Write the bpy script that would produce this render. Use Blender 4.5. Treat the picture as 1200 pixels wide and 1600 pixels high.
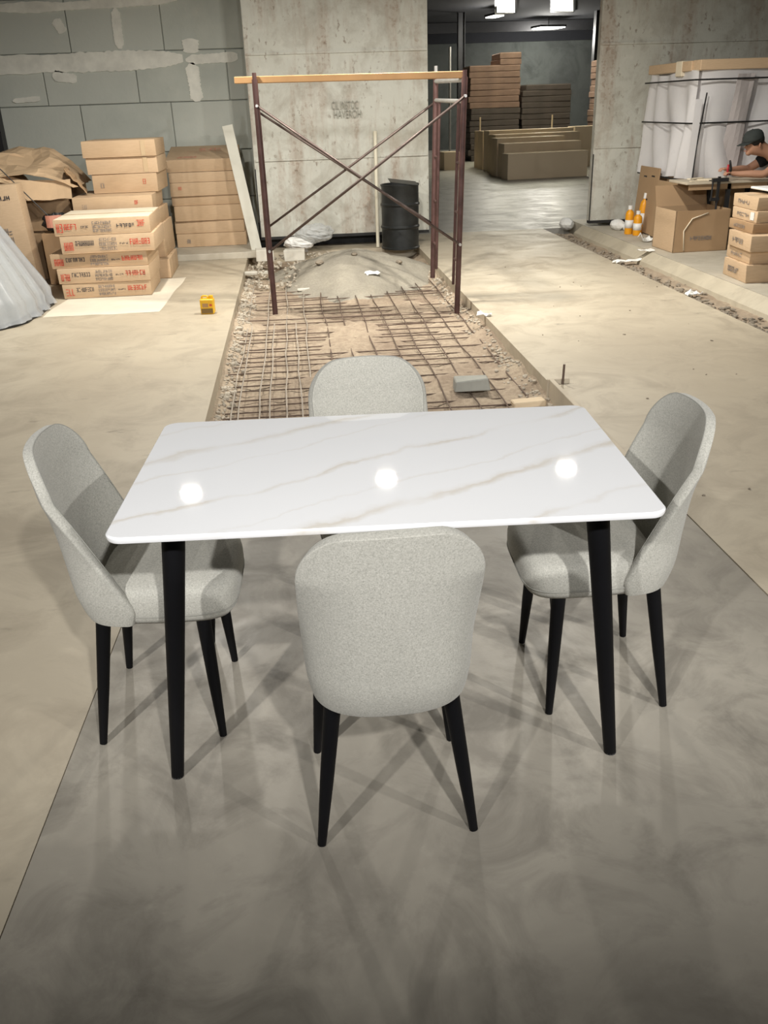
import bpy, bmesh, math, random
from mathutils import Vector, Matrix, noise

# ------------------------------------------------------------------ scene, camera
for o in list(bpy.data.objects):
    bpy.data.objects.remove(o)
S = bpy.context.scene
COL = S.collection
R = math.radians
FPX, PITCH, ROLL, CH, YAW = 1357.5, R(25.02), R(-1.96), 1.6045, R(5.0)
_f = Vector((math.sin(YAW)*math.cos(PITCH), math.cos(YAW)*math.cos(PITCH), -math.sin(PITCH)))
_r0 = Vector((math.cos(YAW), -math.sin(YAW), 0)); _u0 = _r0.cross(_f)
_r = _r0*math.cos(ROLL)+_u0*math.sin(ROLL); _u = -_r0*math.sin(ROLL)+_u0*math.cos(ROLL)
cam_d = bpy.data.cameras.new('camera'); cam = bpy.data.objects.new('camera', cam_d); COL.objects.link(cam)
cam_d.sensor_fit = 'VERTICAL'; cam_d.sensor_height = 36.0; cam_d.lens = FPX/1600*36.0
cam_d.clip_start = 0.05; cam_d.clip_end = 200
M4 = Matrix((_r, _u, -_f)).transposed().to_4x4(); M4.translation = (0, 0, CH); cam.matrix_world = M4
S.camera = cam

def ray(px, py):
    return (_f*FPX+_r*(px-600)-_u*(py-800)).normalized()
def at(px, py, z=0.0):          # point on the horizontal plane z
    v = ray(px, py); return Vector((0, 0, CH))+v*((z-CH)/v.z)
def aty(px, py, y):             # point on the wall plane y
    v = ray(px, py); return Vector((0, 0, CH))+v*(y/v.y)

# ------------------------------------------------------------------ world, lights, exposure
W = bpy.data.worlds.new('world'); S.world = W; W.use_nodes = True
W.node_tree.nodes['Background'].inputs[0].default_value = (1.0, .98, .94, 1)
W.node_tree.nodes['Background'].inputs[1].default_value = 0.14
S.view_settings.view_transform = 'Standard'; S.view_settings.look = 'None'
S.view_settings.exposure = 0.0; S.view_settings.gamma = 1.0; S.view_settings.use_curve_mapping = False
CEIL = 4.2
FRONT_ROW = [(-1.17, 7.80, 3.2), (0.72, 7.83, 3.2), (2.51, 7.78, 3.2)]
BACK_ROW = [(-2.2, -1.25, 3.2), (0.75, -1.5, 3.2), (4.3, -1.6, 3.2)]
ADDED_HALL_LAMP = (6.2, 15.0, 3.9)  # unseen lamp added to brighten the far cartons
FAR_ROW = [tuple(at(857, 43, 3.9)), tuple(at(773, 25, 3.95))]
P_FRONT, P_BACK, P_FAR = 108, 560, 300

# ------------------------------------------------------------------ helpers
def tag(o, label=None, cat=None, group=None, kind=None):
    if label: o['label'] = label
    if cat: o['category'] = cat
    if group: o['group'] = group
    if kind: o['kind'] = kind
    return o
def link(name, me, mat=None, parent=None):
    o = bpy.data.objects.new(name, me); COL.objects.link(o)
    if mat and me and not me.materials: me.materials.append(mat)
    if parent: o.parent = parent
    return o
def thing(name, label, cat, loc=(0, 0, 0), rz=0.0, group=None):
    o = bpy.data.objects.new(name, None); COL.objects.link(o)
    o.empty_display_size = .1; o.location = loc; o.rotation_euler = (0, 0, rz)
    return tag(o, label, cat, group)
def copy_tree(o, parent=None):
    c = o.copy(); COL.objects.link(c); c.parent = parent
    for ch in list(o.children): copy_tree(ch, c)
    return c

class MB:
    def __init__(s): s.v = []; s.f = []
    def add(s, vs, fs, m=None):
        n = len(s.v); s.v += [tuple(m @ Vector(p)) if m else tuple(p) for p in vs]
        s.f += [tuple(i+n for i in q) for q in fs]; return s
    def box(s, c, d, rot=None, jit=0, rng=None):
        x, y, z = d[0]/2, d[1]/2, d[2]/2
        vs = [(a*x, b*y, e*z) for a in (-1, 1) for b in (-1, 1) for e in (-1, 1)]
        if jit: vs = [tuple(k+rng.uniform(-jit, jit) for k in p) for p in vs]
        m = Matrix.Translation(c)
        if rot is not None: m = m @ (rot if isinstance(rot, Matrix) else Matrix.Rotation(rot, 4, 'Z'))
        return s.add(vs, [(0, 1, 3, 2), (4, 6, 7, 5), (0, 4, 5, 1), (2, 3, 7, 6), (0, 2, 6, 4), (1, 5, 7, 3)], m)
    def lim(s, a, b):
        return s.box([(a[i]+b[i])/2 for i in range(3)], [b[i]-a[i] for i in range(3)])
    def tube(s, pts, rad, n=10, caps=True):
        pts = [Vector(p) for p in pts]
        if not isinstance(rad, (list, tuple)): rad = [rad]*len(pts)
        vs = []; fs = []; ref = None
        for i, p in enumerate(pts):
            t = (pts[min(i+1, len(pts)-1)]-pts[max(i-1, 0)]).normalized()
            if ref is None: ref = t.orthogonal().normalized()
            ref = (ref-t*ref.dot(t)).normalized(); b = t.cross(ref)
            for k in range(n):
                a = 2*math.pi*k/n; vs.append(p+(ref*math.cos(a)+b*math.sin(a))*rad[i])
        for i in range(len(pts)-1):
            for k in range(n):
                fs.append((i*n+k, i*n+(k+1) % n, (i+1)*n+(k+1) % n, (i+1)*n+k))
        if caps: fs += [tuple(reversed(range(n))), tuple(range((len(pts)-1)*n, len(pts)*n))]
        return s.add(vs, fs)
    def lathe(s, prof, n=24, c=(0, 0, 0), fn=None):
        vs = []; fs = []
        for (r_, z) in prof:
            for k in range(n):
                a = 2*math.pi*k/n; p = Vector((r_*math.cos(a), r_*math.sin(a), z))
                if fn: p = fn(p)
                vs.append(p+Vector(c))
        for i in range(len(prof)-1):
            for k in range(n): fs.append((i*n+k, i*n+(k+1) % n, (i+1)*n+(k+1) % n, (i+1)*n+k))
        if prof[0][0] > 1e-4: fs.append(tuple(reversed(range(n))))
        if prof[-1][0] > 1e-4: fs.append(tuple(range((len(prof)-1)*n, len(prof)*n)))
        return s.add(vs, fs)
    def grid(s, nu, nv, fn):
        vs = [fn(i/(nu-1), j/(nv-1)) for j in range(nv) for i in range(nu)]
        return s.add(vs, [(j*nu+i, j*nu+i+1, (j+1)*nu+i+1, (j+1)*nu+i) for j in range(nv-1) for i in range(nu-1)])
    def prism(s, poly, z0, z1):
        n = len(poly)
        return s.add([(x, y, z0) for x, y in poly]+[(x, y, z1) for x, y in poly],
                     [tuple(reversed(range(n))), tuple(range(n, 2*n))]+[(i, (i+1) % n, n+(i+1) % n, n+i) for i in range(n)])
    def rock(s, c, d, rng, sub=1, rough=.25):
        bm = bmesh.new(); bmesh.ops.create_icosphere(bm, subdivisions=sub, radius=1)
        ro = Matrix.Rotation(rng.uniform(0, 6.28), 4, 'Z')
        vs = []
        for v in bm.verts:
            k = 1+rng.uniform(-rough, rough); vs.append(Vector(c)+ro @ Vector((v.co.x*d[0]*k, v.co.y*d[1]*k, v.co.z*d[2]*k)))
        fs = [tuple(v.index for v in f.verts) for f in bm.faces]; bm.free()
        return s.add(vs, fs)
    def mesh(s, name, bevel=0, seg=2, smooth=False, recalc=True):
        me = bpy.data.meshes.new(name); me.from_pydata([tuple(v) for v in s.v], [], s.f)
        bm = bmesh.new(); bm.from_mesh(me)
        if recalc: bmesh.ops.recalc_face_normals(bm, faces=bm.faces)
        if bevel: bmesh.ops.bevel(bm, geom=[e for e in bm.edges], offset=bevel, segments=seg, affect='EDGES', profile=.6)
        bm.to_mesh(me); bm.free()
        if smooth:
            for p in me.polygons: p.use_smooth = True
        me.update(); return me
    def build(s, name, mat, parent=None, bevel=0, seg=2, smooth=False):
        return link(name, s.mesh(name, bevel, seg, smooth), mat, parent)

def smooth_angle(o, deg=40):
    for p in o.data.polygons: p.use_smooth = True
    bm = bmesh.new(); bm.from_mesh(o.data)
    for e in bm.edges:
        if len(e.link_faces) == 2 and e.calc_face_angle(0) > R(deg): e.smooth = False
    bm.to_mesh(o.data); bm.free()
def baked(o):                     # apply the modifiers of o
    dg = bpy.context.evaluated_depsgraph_get(); dg.update()
    me = bpy.data.meshes.new_from_object(o.evaluated_get(dg)); o.modifiers.clear(); o.data = me
    return o

# ------------------------------------------------------------------ materials
MATS = {}
class NT:
    def __init__(s, name):
        s.m = bpy.data.materials.new(name); s.m.use_nodes = True; s.t = s.m.node_tree; s.b = s.t.nodes['Principled BSDF']
        s.out = s.t.nodes['Material Output']; s.tc = s.n('ShaderNodeTexCoord')
        MATS[name] = s.m
    def n(s, typ, **kw):
        q = s.t.nodes.new(typ)
        for k, v in kw.items():
            if k in q.inputs: s.set(q.inputs[k], v)
            else: setattr(q, k, v)
        return q
    def set(s, i, v):
        if isinstance(v, bpy.types.NodeSocket): s.t.links.new(v, i)
        else: i.default_value = v
    def coord(s, scale=(1, 1, 1), rot=(0, 0, 0), world=False):
        if world:
            g = s.n('ShaderNodeNewGeometry'); src = g.outputs['Position']
        else: src = s.tc.outputs['Object']
        m = s.n('ShaderNodeMapping'); s.t.links.new(src, m.inputs['Vector'])
        m.inputs['Scale'].default_value = scale; m.inputs['Rotation'].default_value = rot; return m.outputs[0]
    def noise(s, vec, scale, detail=4, rough=.55, dist=0):
        q = s.n('ShaderNodeTexNoise'); s.t.links.new(vec, q.inputs['Vector'])
        q.inputs['Scale'].default_value = scale; q.inputs['Detail'].default_value = detail
        q.inputs['Roughness'].default_value = rough; q.inputs['Distortion'].default_value = dist; return q.outputs['Fac']
    def ramp(s, fac, stops):
        q = s.n('ShaderNodeValToRGB'); s.t.links.new(fac, q.inputs[0]); e = q.color_ramp.elements
        while len(e) < len(stops): e.new(.5)
        for i, (p, c) in enumerate(stops):
            e[i].position = p; e[i].color = (c, c, c, 1) if isinstance(c, (int, float)) else (*c, 1)
        return q.outputs[0]
    def mix(s, fac, a, b, mode='MIX'):
        q = s.n('ShaderNodeMix'); q.data_type = 'RGBA'; q.blend_type = mode
        s.set(q.inputs[0], fac); s.set(q.inputs[6], a if not isinstance(a, tuple) else (*a, 1)); s.set(q.inputs[7], b if not isinstance(b, tuple) else (*b, 1))
        return q.outputs[2]
    def math(s, op, a, b=0.0):
        q = s.n('ShaderNodeMath'); q.operation = op; s.set(q.inputs[0], a); s.set(q.inputs[1], b); return q.outputs[0]
    def color(s, c): s.set(s.b.inputs['Base Color'], c if not isinstance(c, tuple) else (*c, 1)); return s
    def rough(s, v): s.set(s.b.inputs['Roughness'], v); return s
    def bump(s, h, strength=.3, dist=.01):
        q = s.n('ShaderNodeBump'); q.inputs['Strength'].default_value = strength; q.inputs['Distance'].default_value = dist
        s.t.links.new(h, q.inputs['Height']); s.t.links.new(q.outputs[0], s.b.inputs['Normal']); return s
def simple(name, c, rough=.6, metal=0, var=.12, scale=8, bump=0, bscale=60):
    t = NT(name); v = t.coord()
    n = t.noise(v, scale, 5)
    t.color(t.ramp(n, [(.25, tuple(x*(1-var) for x in c)), (.75, tuple(min(1, x*(1+var)) for x in c))])).rough(rough)
    t.b.inputs['Metallic'].default_value = metal
    if bump: t.bump(t.noise(v, bscale, 3), bump, .004)
    return t.m

def concrete(name, c, c2, stain, rough=.42, sc=1.0, spots=.5, spec=.5):
    t = NT(name); v = t.coord(world=True)
    n1 = t.noise(v, .55*sc, 6, .62, .6); n2 = t.noise(v, 2.6*sc, 8, .65, .8); n3 = t.noise(v, 9*sc, 6, .6)
    base = t.mix(t.ramp(n1, [(.35, 0), (.65, 1)]), c, c2)
    base = t.mix(t.ramp(n2, [(.34, .75), (.54, 0)]), base, stain)
    base = t.mix(t.ramp(n3, [(.60, 0), (.80, .35)]), base, tuple(min(1, x*1.18) for x in c))
    v2 = t.coord((1, 2.2, 1), world=True)
    sp = t.noise(v2, 3.3*sc, 3, .5); sp2 = t.noise(v2, 14*sc, 4, .6)
    dark = t.math('MULTIPLY', t.ramp(sp, [(.66, 0), (.74, 1)]), t.ramp(sp2, [(.45, 0), (.62, 1)]))
    base = t.mix(t.math('MULTIPLY', dark, spots), base, (.13, .105, .08))
    t.color(base).rough(t.ramp(n2, [(.3, rough+.14), (.7, rough-.06)]))
    t.b.inputs['Specular IOR Level'].default_value = spec
    t.bump(t.noise(v, 22*sc, 6), .10, .01)
    return t.m
concrete('floor_old', (.55, .485, .37), (.45, .39, .295), (.37, .315, .235), .46, 1.0, .7)
concrete('floor_new', (.43, .395, .33), (.28, .255, .212), (.21, .19, .157), .42, 1.5, .12)
concrete('floor_platform', (.56, .52, .43), (.50, .46, .38), (.42, .38, .30), .5)
concrete('floor_far', (.40, .385, .35), (.36, .345, .31), (.28, .265, .24), .4)
concrete('kerb', (.54, .485, .375), (.48, .425, .32), (.40, .35, .265), .6)
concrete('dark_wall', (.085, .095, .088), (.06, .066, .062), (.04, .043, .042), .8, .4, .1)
simple('ceiling', (.014, .015, .019), .9)

t = NT('soil'); v = t.coord(world=True)
n = t.noise(v, 2.2, 7, .65); n2 = t.noise(v, 26, 6, .7)
cc = t.ramp(n, [(.28, (.30, .225, .16)), (.5, (.44, .35, .255)), (.72, (.54, .45, .33))])
t.color(t.mix(t.ramp(n2, [(.35, .45), (.6, 0)]), cc, (.19, .14, .10))).rough(.95).bump(n2, .8, .02)
t = NT('sand'); v = t.coord(world=True)
n = t.noise(v, 3, 6, .6); n2 = t.noise(v, 45, 5, .7)
cc = t.ramp(n, [(.3, (.30, .275, .225)), (.6, (.42, .385, .31)), (.8, (.52, .46, .36))])
t.color(t.mix(t.ramp(n2, [(.3, .4), (.6, 0)]), cc, (.20, .18, .15))).rough(.95).bump(n2, .7, .015)
simple('stone', (.46, .41, .33), .9, 0, .3, 5, .5)
simple('stone_dark', (.26, .22, .17), .9, 0, .35, 6, .5)
simple('pale_block', (.66, .63, .55), .9, 0, .1, 6, .3)
simple('grey_block', (.36, .36, .32), .9, 0, .15, 7, .4)

# plastered sliding doors: pale grey render, rust runs, faint patches
t = NT('door_paint'); v = t.coord(); vv = t.coord((3.0, 3.0, .45)); vb = t.coord((1, 1, 1))
n1 = t.noise(v, .9, 6, .6); n2 = t.noise(vv, 1.6, 7, .65); n3 = t.noise(v, 4.5, 7, .62); n4 = t.noise(v, 18, 4, .6)
base = t.mix(t.ramp(n1, [(.3, 0), (.7, 1)]), (.66, .665, .60), (.55, .55, .485))
n5 = t.noise(v, 1.7, 8, .68, .5); n6 = t.noise(t.coord((1.6, 1.6, 1)), 11, 5, .6)
base = t.mix(t.ramp(n5, [(.36, .75), (.52, 0)]), base, (.40, .375, .315))
base = t.mix(t.ramp(n3, [(.30, .6), (.48, 0)]), base, (.37, .345, .285))
base = t.mix(t.ramp(n2, [(.48, 0), (.70, .6)]), base, (.40, .31, .24))
base = t.mix(t.ramp(n3, [(.60, 0), (.70, .4)]), base, (.70, .69, .62))
rust = t.math('MULTIPLY', t.ramp(n2, [(.50, 0), (.62, 1)]), t.ramp(n4, [(.52, 0), (.60, 1)]))
base = t.mix(t.math('MULTIPLY', rust, .42), base, (.27, .17, .11))
base = t.mix(t.math('MULTIPLY', t.ramp(n6, [(.60, 0), (.68, .8)]), t.ramp(n5, [(.42, 0), (.58, 1)])), base, (.23, .175, .13))
t.color(base).rough(.72).bump(n3, .35, .02)

t = NT('block'); v = t.coord(world=True); oi = t.n('ShaderNodeObjectInfo')
n1 = t.noise(v, 1.1, 6, .6); n2 = t.noise(v, 5, 7, .6)
b1 = t.mix(t.ramp(n1, [(.32, 0), (.68, 1)]), (.48, .51, .46), (.66, .68, .61))
b1 = t.mix(oi.outputs['Random'], b1, (.56, .585, .53))
b1 = t.mix(t.ramp(n2, [(.58, 0), (.74, .5)]), b1, (.60, .60, .53))
t.color(b1).rough(.9).bump(n2, .4, .02)
simple('mortar', (.46, .48, .435), .95, 0, .2, 3, .4)
simple('mortar_smear', (.82, .815, .735), .95, 0, .16, 6, .5, 30)
simple('rail_black_and_shade', (.018, .018, .018), .7)
simple('dark_steel', (.03, .03, .032), .5, .3)

t = NT('cardboard'); v = t.coord(); oi = t.n('ShaderNodeObjectInfo'); n = t.noise(v, 2.2, 5); n2 = t.noise(t.coord((1, 1, 8)), 14, 3)
cc = t.ramp(n, [(.3, (.50, .345, .205)), (.7, (.60, .43, .27))])
cc = t.mix(oi.outputs['Random'], cc, (.62, .455, .295)); cc = t.mix(t.ramp(n2, [(.4, .18), (.6, 0)]), cc, (.40, .27, .16))
t.color(cc).rough(.78).bump(n2, .12, .004)
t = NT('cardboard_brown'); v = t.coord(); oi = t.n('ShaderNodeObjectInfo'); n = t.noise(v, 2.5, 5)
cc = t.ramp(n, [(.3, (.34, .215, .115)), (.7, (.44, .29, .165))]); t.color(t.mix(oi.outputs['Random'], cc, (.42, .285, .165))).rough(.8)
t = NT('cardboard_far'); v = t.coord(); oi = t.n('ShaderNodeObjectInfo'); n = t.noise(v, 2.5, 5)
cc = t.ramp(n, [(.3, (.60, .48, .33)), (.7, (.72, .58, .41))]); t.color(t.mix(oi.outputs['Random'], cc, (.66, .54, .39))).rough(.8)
simple('cardboard_pale', (.78, .69, .53), .8, 0, .06)
simple('kraft', (.60, .43, .265), .8, 0, .10, 4, .2)
t = NT('tape'); t.color((.60, .45, .28)).rough(.25)
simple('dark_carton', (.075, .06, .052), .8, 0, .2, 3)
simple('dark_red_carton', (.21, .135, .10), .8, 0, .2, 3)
simple('print_red', (.60, .085, .05), .8, 0, .2, 30)
simple('print_black', (.045, .045, .055), .8, 0, .2, 30)
simple('print_grey', (.25, .22, .20), .8, 0, .2, 30)
simple('print_faded', (.72, .33, .24), .8, 0, .1, 30)
simple('stencil', (.31, .31, .265), .85, 0, .3, 25)
simple('paper', (.72, .66, .54), .85, 0, .05)
simple('foam', (.86, .86, .83), .8, 0, .04, 8, .3)
simple('grey_foam', (.50, .46, .455), .7, 0, .06, 5)
simple('scaf_steel', (.095, .05, .045), .5, .4, .35, 9, .2)
simple('brace_steel', (.11, .08, .07), .45, .5, .3, 12)
simple('bright_steel', (.55, .54, .52), .4, .8)
simple('rebar', (.15, .105, .08), .75, .3, .4, 7, .4)
simple('rebar_pale', (.40, .35, .29), .75, .1, .35, 7, .4)
simple('wood', (.44, .25, .105), .6, 0, .18, 3)
simple('board', (.55, .48, .37), .75, 0, .15, 4)
simple('board_tan', (.70, .56, .38), .75, 0, .1, 4)
simple('white_board', (.64, .63, .55), .7, 0, .06, 4)
simple('pole_cream', (.78, .73, .58), .6, 0, .06)
simple('barrel', (.022, .024, .024), .42, .3, .5, 6, .3, 14)
simple('yellow_plastic', (.80, .46, .015), .4, 0, .08)
simple('orange_plastic', (.83, .36, .012), .38, 0, .06)
simple('white_plastic', (.82, .82, .80), .4, 0, .03)
simple('dark_label', (.20, .12, .03), .6)
simple('skin', (.50, .27, .175), .55, 0, .08)
simple('cap', (.035, .042, .04), .85, 0, .2)
simple('shirt', (.012, .014, .016), .9, 0, .2)
simple('jeans', (.03, .04, .06), .9, 0, .2)
simple('hair', (.012, .010, .009), .7)
simple('red_grip', (.45, .03, .04), .45)
simple('strap_black', (.012, .012, .012), .5)
simple('leg_black', (.004, .004, .005), .5, 0, .2); MATS['leg_black'].node_tree.nodes['Principled BSDF'].inputs['Specular IOR Level'].default_value = .18
simple('underside', (.05, .05, .05), .7)

def film(name, c, alpha, rough=.25):
    t = NT(name); v = t.coord(); n = t.noise(v, 5, 5); t.color(c).rough(t.ramp(n, [(.3, rough), (.7, rough+.2)]))
    t.bump(n, .3, .03)
    tr = t.n('ShaderNodeBsdfTransparent'); mx = t.n('ShaderNodeMixShader'); tl = t.n('ShaderNodeBsdfTranslucent')
    tl.inputs[0].default_value = (*c, 1); m2 = t.n('ShaderNodeMixShader'); m2.inputs[0].default_value = .25
    t.t.links.new(t.b.outputs[0], m2.inputs[1]); t.t.links.new(tl.outputs[0], m2.inputs[2])
    mx.inputs[0].default_value = alpha
    t.t.links.new(tr.outputs[0], mx.inputs[1]); t.t.links.new(m2.outputs[0], mx.inputs[2]); t.t.links.new(mx.outputs[0], t.out.inputs[0])
    return t.m
film('film_white', (.90, .89, .90), .9); film('film_clear', (.60, .63, .66), .62, .18); film('film_bag', (.72, .74, .74), .65, .15)
film('foam_wrap', (.88, .86, .87), .97, .5)

# heathered upholstery
t = NT('fabric'); v = t.coord()
w1 = t.noise(t.coord((1, 1, 3.2)), 210, 2, .7); w2 = t.noise(t.coord((3.2, 3.2, 1)), 210, 2, .7); n = t.noise(v, 230, 4, .75); big = t.noise(v, 6, 3)
h = t.math('ADD', t.math('MULTIPLY', w1, .5), t.math('MULTIPLY', w2, .5))
h2 = t.math('ADD', t.math('MULTIPLY', h, .55), t.math('MULTIPLY', n, .45))
cc = t.ramp(h2, [(.36, (.27, .265, .23)), (.48, (.44, .43, .38)), (.62, (.60, .585, .525))])
t.color(t.mix(t.ramp(big, [(.3, .15), (.7, 0)]), cc, (.40, .395, .36))).rough(.95).bump(h2, .35, .003)
t.b.inputs['Sheen Weight'].default_value = .15
simple('thread', (.33, .325, .29), .9)

# white sintered stone with gold veins
t = NT('marble'); v = t.coord()
nz = t.noise(v, 2.1, 6, .6); nf = t.noise(v, 9, 5, .6)
sx = t.n('ShaderNodeSeparateXYZ'); t.t.links.new(v, sx.inputs[0])
d = t.math('ADD', t.math('MULTIPLY', sx.outputs[1], .88), t.math('MULTIPLY', sx.outputs[0], -.47))
d = t.math('ADD', d, t.math('MULTIPLY', nz, .22)); d = t.math('ADD', d, t.math('MULTIPLY', nf, .035))
d = t.math('MULTIPLY', t.math('ADD', d, .62), .72)
def band(c, w, a): return [(c-w, 0), (c, a), (c+w*.35, a*.25), (c+w, 0)]
st = []
for c_, w_, a_ in ((.17, .012, .7), (.345, .02, .95), (.42, .006, .5), (.55, .014, .85), (.70, .007, .5), (.79, .02, .8), (.93, .012, .7)): st += band(c_, w_, a_)
vein = t.ramp(d, st)
mask = t.ramp(t.noise(v, 3.1, 3, .5), [(.36, .08), (.58, 1)])
vein = t.math('MULTIPLY', t.math('MULTIPLY', vein, mask), .62)
cloud = t.ramp(t.noise(v, 1.7, 5, .6), [(.4, 0), (.75, .35)])
cc = t.mix(cloud, (.885, .89, .90), (.83, .84, .855))
cc = t.mix(vein, cc, t.mix(t.noise(v, 2.5, 2), (.58, .46, .30), (.62, .57, .46)))
t.color(cc).rough(.02); t.b.inputs['Specular IOR Level'].default_value = .45

def emit(name, c, s):
    t = NT(name); t.b.inputs['Base Color'].default_value = (*c, 1); t.b.inputs['Emission Color'].default_value = (*c, 1); t.b.inputs['Emission Strength'].default_value = s; return t.m
emit('skylight', (1.0, .95, .74), 14.0); emit('lens', (1, .98, .92), 5)
M = MATS

# ------------------------------------------------------------------ structure
def struct(name, mb, mat, parent=None, bevel=0):
    o = mb.build(name, M[mat], parent, bevel)
    if parent is None: o['kind'] = 'structure'
    return o
PX0, PX1, PY0, PY1 = -.59, 1.52, 3.72, 11.25      # trench with the reinforcement
TH = .22
fl = struct('floor', MB().lim((-9, -7, -TH-.12), (16, 40, -TH-.02)), 'soil')
fl['label'] = 'concrete hall floor of pale beige slabs'
def slab(mb, mat): return mb.build('slab', M[mat], fl)
slab(MB().prism([(-9, -7), (-1.066, -7), (-.656, PY0-.01), (PX0-.0, PY0-.01), (PX0, 12.3), (-9, 12.3)], -TH, 0), 'floor_old')
slab(MB().prism([(-1.063, -7), (1.60, -7), (1.56, PY0-.012), (-.653, PY0-.012)], -TH, 0), 'floor_new')
slab(MB().prism([(1.607, -7), (3.40, -7), (3.42, 12.3), (PX1+.02, 12.3), (PX1, PY1), (PX1, PY0), (1.567, PY0-.1)], -TH, 0), 'floor_old')
slab(MB().lim((PX0+.002, PY1, -TH), (PX1+.018, 12.3, -.004)), 'floor_old')
slab(MB().lim((-.3, 12.3, -TH), (16, 40, 0)), 'floor_far')
slab(MB().lim((3.80, -7, -TH), (9.5, 12.3, .10)), 'floor_platform')
slab(MB().add([(3.64, -7, -TH), (3.795, -7, -TH), (3.795, -7, .098), (3.68, -7, .01), (3.64, 11.7, -TH), (3.795, 11.7, -TH), (3.795, 11.7, .098), (3.68, 11.7, .01)],
     [(0, 1, 2, 3), (7, 6, 5, 4), (0, 3, 7, 4), (3, 2, 6, 7), (1, 5, 6, 2), (0, 4, 5, 1)]), 'kerb')
# rough drain strip
rng = random.Random(4)
def dz(x, y, s=1): return noise.noise(Vector((x*3*s, y*3*s, 1.3)))*.6+noise.noise(Vector((x*9*s, y*9*s, 5.3)))*.3
dm = MB().grid(8, 260, lambda a, b: (3.39+.30*a, -1+12.9*b, -.028+.028*dz(3.39+.3*a, -1+12.9*b, 2)))
tag(dm.build('drain_strip', M['soil'], None, smooth=True), kind='structure')
# trench bed
def soil_z(x, y):
    e = min(x-PX0, PX1-x); edge = max(0, 1-e/.22)
    return -.128+.045*noise.noise(Vector((x*1.3, y*1.1, 3)))+.028*noise.noise(Vector((x*4.5, y*4.5, 9)))+.012*noise.noise(Vector((x*15, y*15, 2)))+.055*edge**2
tb = MB().grid(90, 240, lambda a, b: (PX0+(PX1-PX0)*a, PY0+(PY1-PY0)*b, soil_z(PX0+(PX1-PX0)*a, PY0+(PY1-PY0)*b)))
tag(tb.build('trench_bed', M['soil'], None, smooth=True), kind='structure')

# grey block wall, recessed, left of the doors
gw = struct('wall_back', MB().lim((-9, 12.34, 0), (-.30, 12.62, CEIL)), 'mortar')
bw, bh = 1.12, .575
bl = MB().box((0, 0, 0), (bw-.009, .05, bh-.008)).mesh('block', .006, 1)
bl.materials.append(M['block'])
rng = random.Random(7)
for r_ in range(8):
    off = (0, .38)[r_ % 2]
    for c_ in range(9):
        x1 = -.32-off-c_*bw; x0 = x1-bw
        if x1 < -8.2 or r_*bh > CEIL: continue
        o = link('block', bl, None, gw); o.location = ((x0+x1)/2, 12.325+rng.uniform(-.008, .006), .18+bh*(r_+.5)-.17); o.rotation_euler = (0, rng.uniform(-.004, .004), 0)
    if off:
        hb = link('half_block', MB().box((0, 0, 0), (off-.014, .05, bh-.012)).mesh('half_block', .006, 1), M['block'], gw); hb.location = (-.32-off/2, 12.325, .18+bh*(r_+.5)-.17)
def smear(pts, w, name='mortar_smear', seed=1):
    # a ragged patch of pale mortar lying on the blocks (x, z points, half-width)
    rg = random.Random(seed); up = []; lo = []
    for i in range(len(pts)-1):
        for k in range(24):
            a = k/24; x = pts[i][0]*(1-a)+pts[i+1][0]*a; z = pts[i][1]*(1-a)+pts[i+1][1]*a
            g_ = (i+a)/(len(pts)-1); ww = w*(1+.35*noise.noise(Vector((x*2.3, z*2.3, seed)))+rg.uniform(-.10, .10))*min(1, .25+6*g_, .25+6*(1-g_)); d_ = Vector((pts[i+1][0]-pts[i][0], pts[i+1][1]-pts[i][1])).normalized(); nn = Vector((-d_.y, d_.x))
            up.append((x+nn.x*ww, z+nn.y*ww)); lo.append((x-nn.x*ww, z-nn.y*ww))
    n_ = len(up); mb = MB()
    vs = [(x, 12.288, z) for x, z in up]+[(x, 12.288, z) for x, z in lo]+[(x, 12.31, z) for x, z in up]+[(x, 12.31, z) for x, z in lo]
    fs = [(i, i+1, n_+i+1, n_+i) for i in range(n_-1)]+[(i, 2*n_+i, 2*n_+i+1, i+1) for i in range(n_-1)]+[(n_+i, n_+i+1, 3*n_+i+1, 3*n_+i) for i in range(n_-1)]
    mb.add(vs, fs); mb.build(name, M['mortar_smear'], gw)
def wp(px, py): p = aty(px, py, 12.3); return (p.x, p.z)
smear([wp(-60, 104), wp(90, 99), wp(190, 95), wp(290, 91)], .105, seed=2)
smear([wp(290, 94), wp(375, 88)], .05, seed=3)
smear([wp(180, 12), wp(183, 42), wp(188, 78)], .045, seed=4)
smear([wp(297, 60), wp(299, 84)], .085, seed=5)
smear([wp(299, 98), wp(304, 130), wp(309, 160)], .085, seed=6)
smear([wp(-40, 14), wp(100, 10), wp(190, 4), wp(280, -2)], .05, seed=7)
smear([wp(86, 30), wp(100, 52)], .055, seed=9)
smear([wp(82, 118), wp(122, 124)], .06, seed=8)
smear([wp(20, 158), wp(65, 154)], .03, seed=11)

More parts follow.
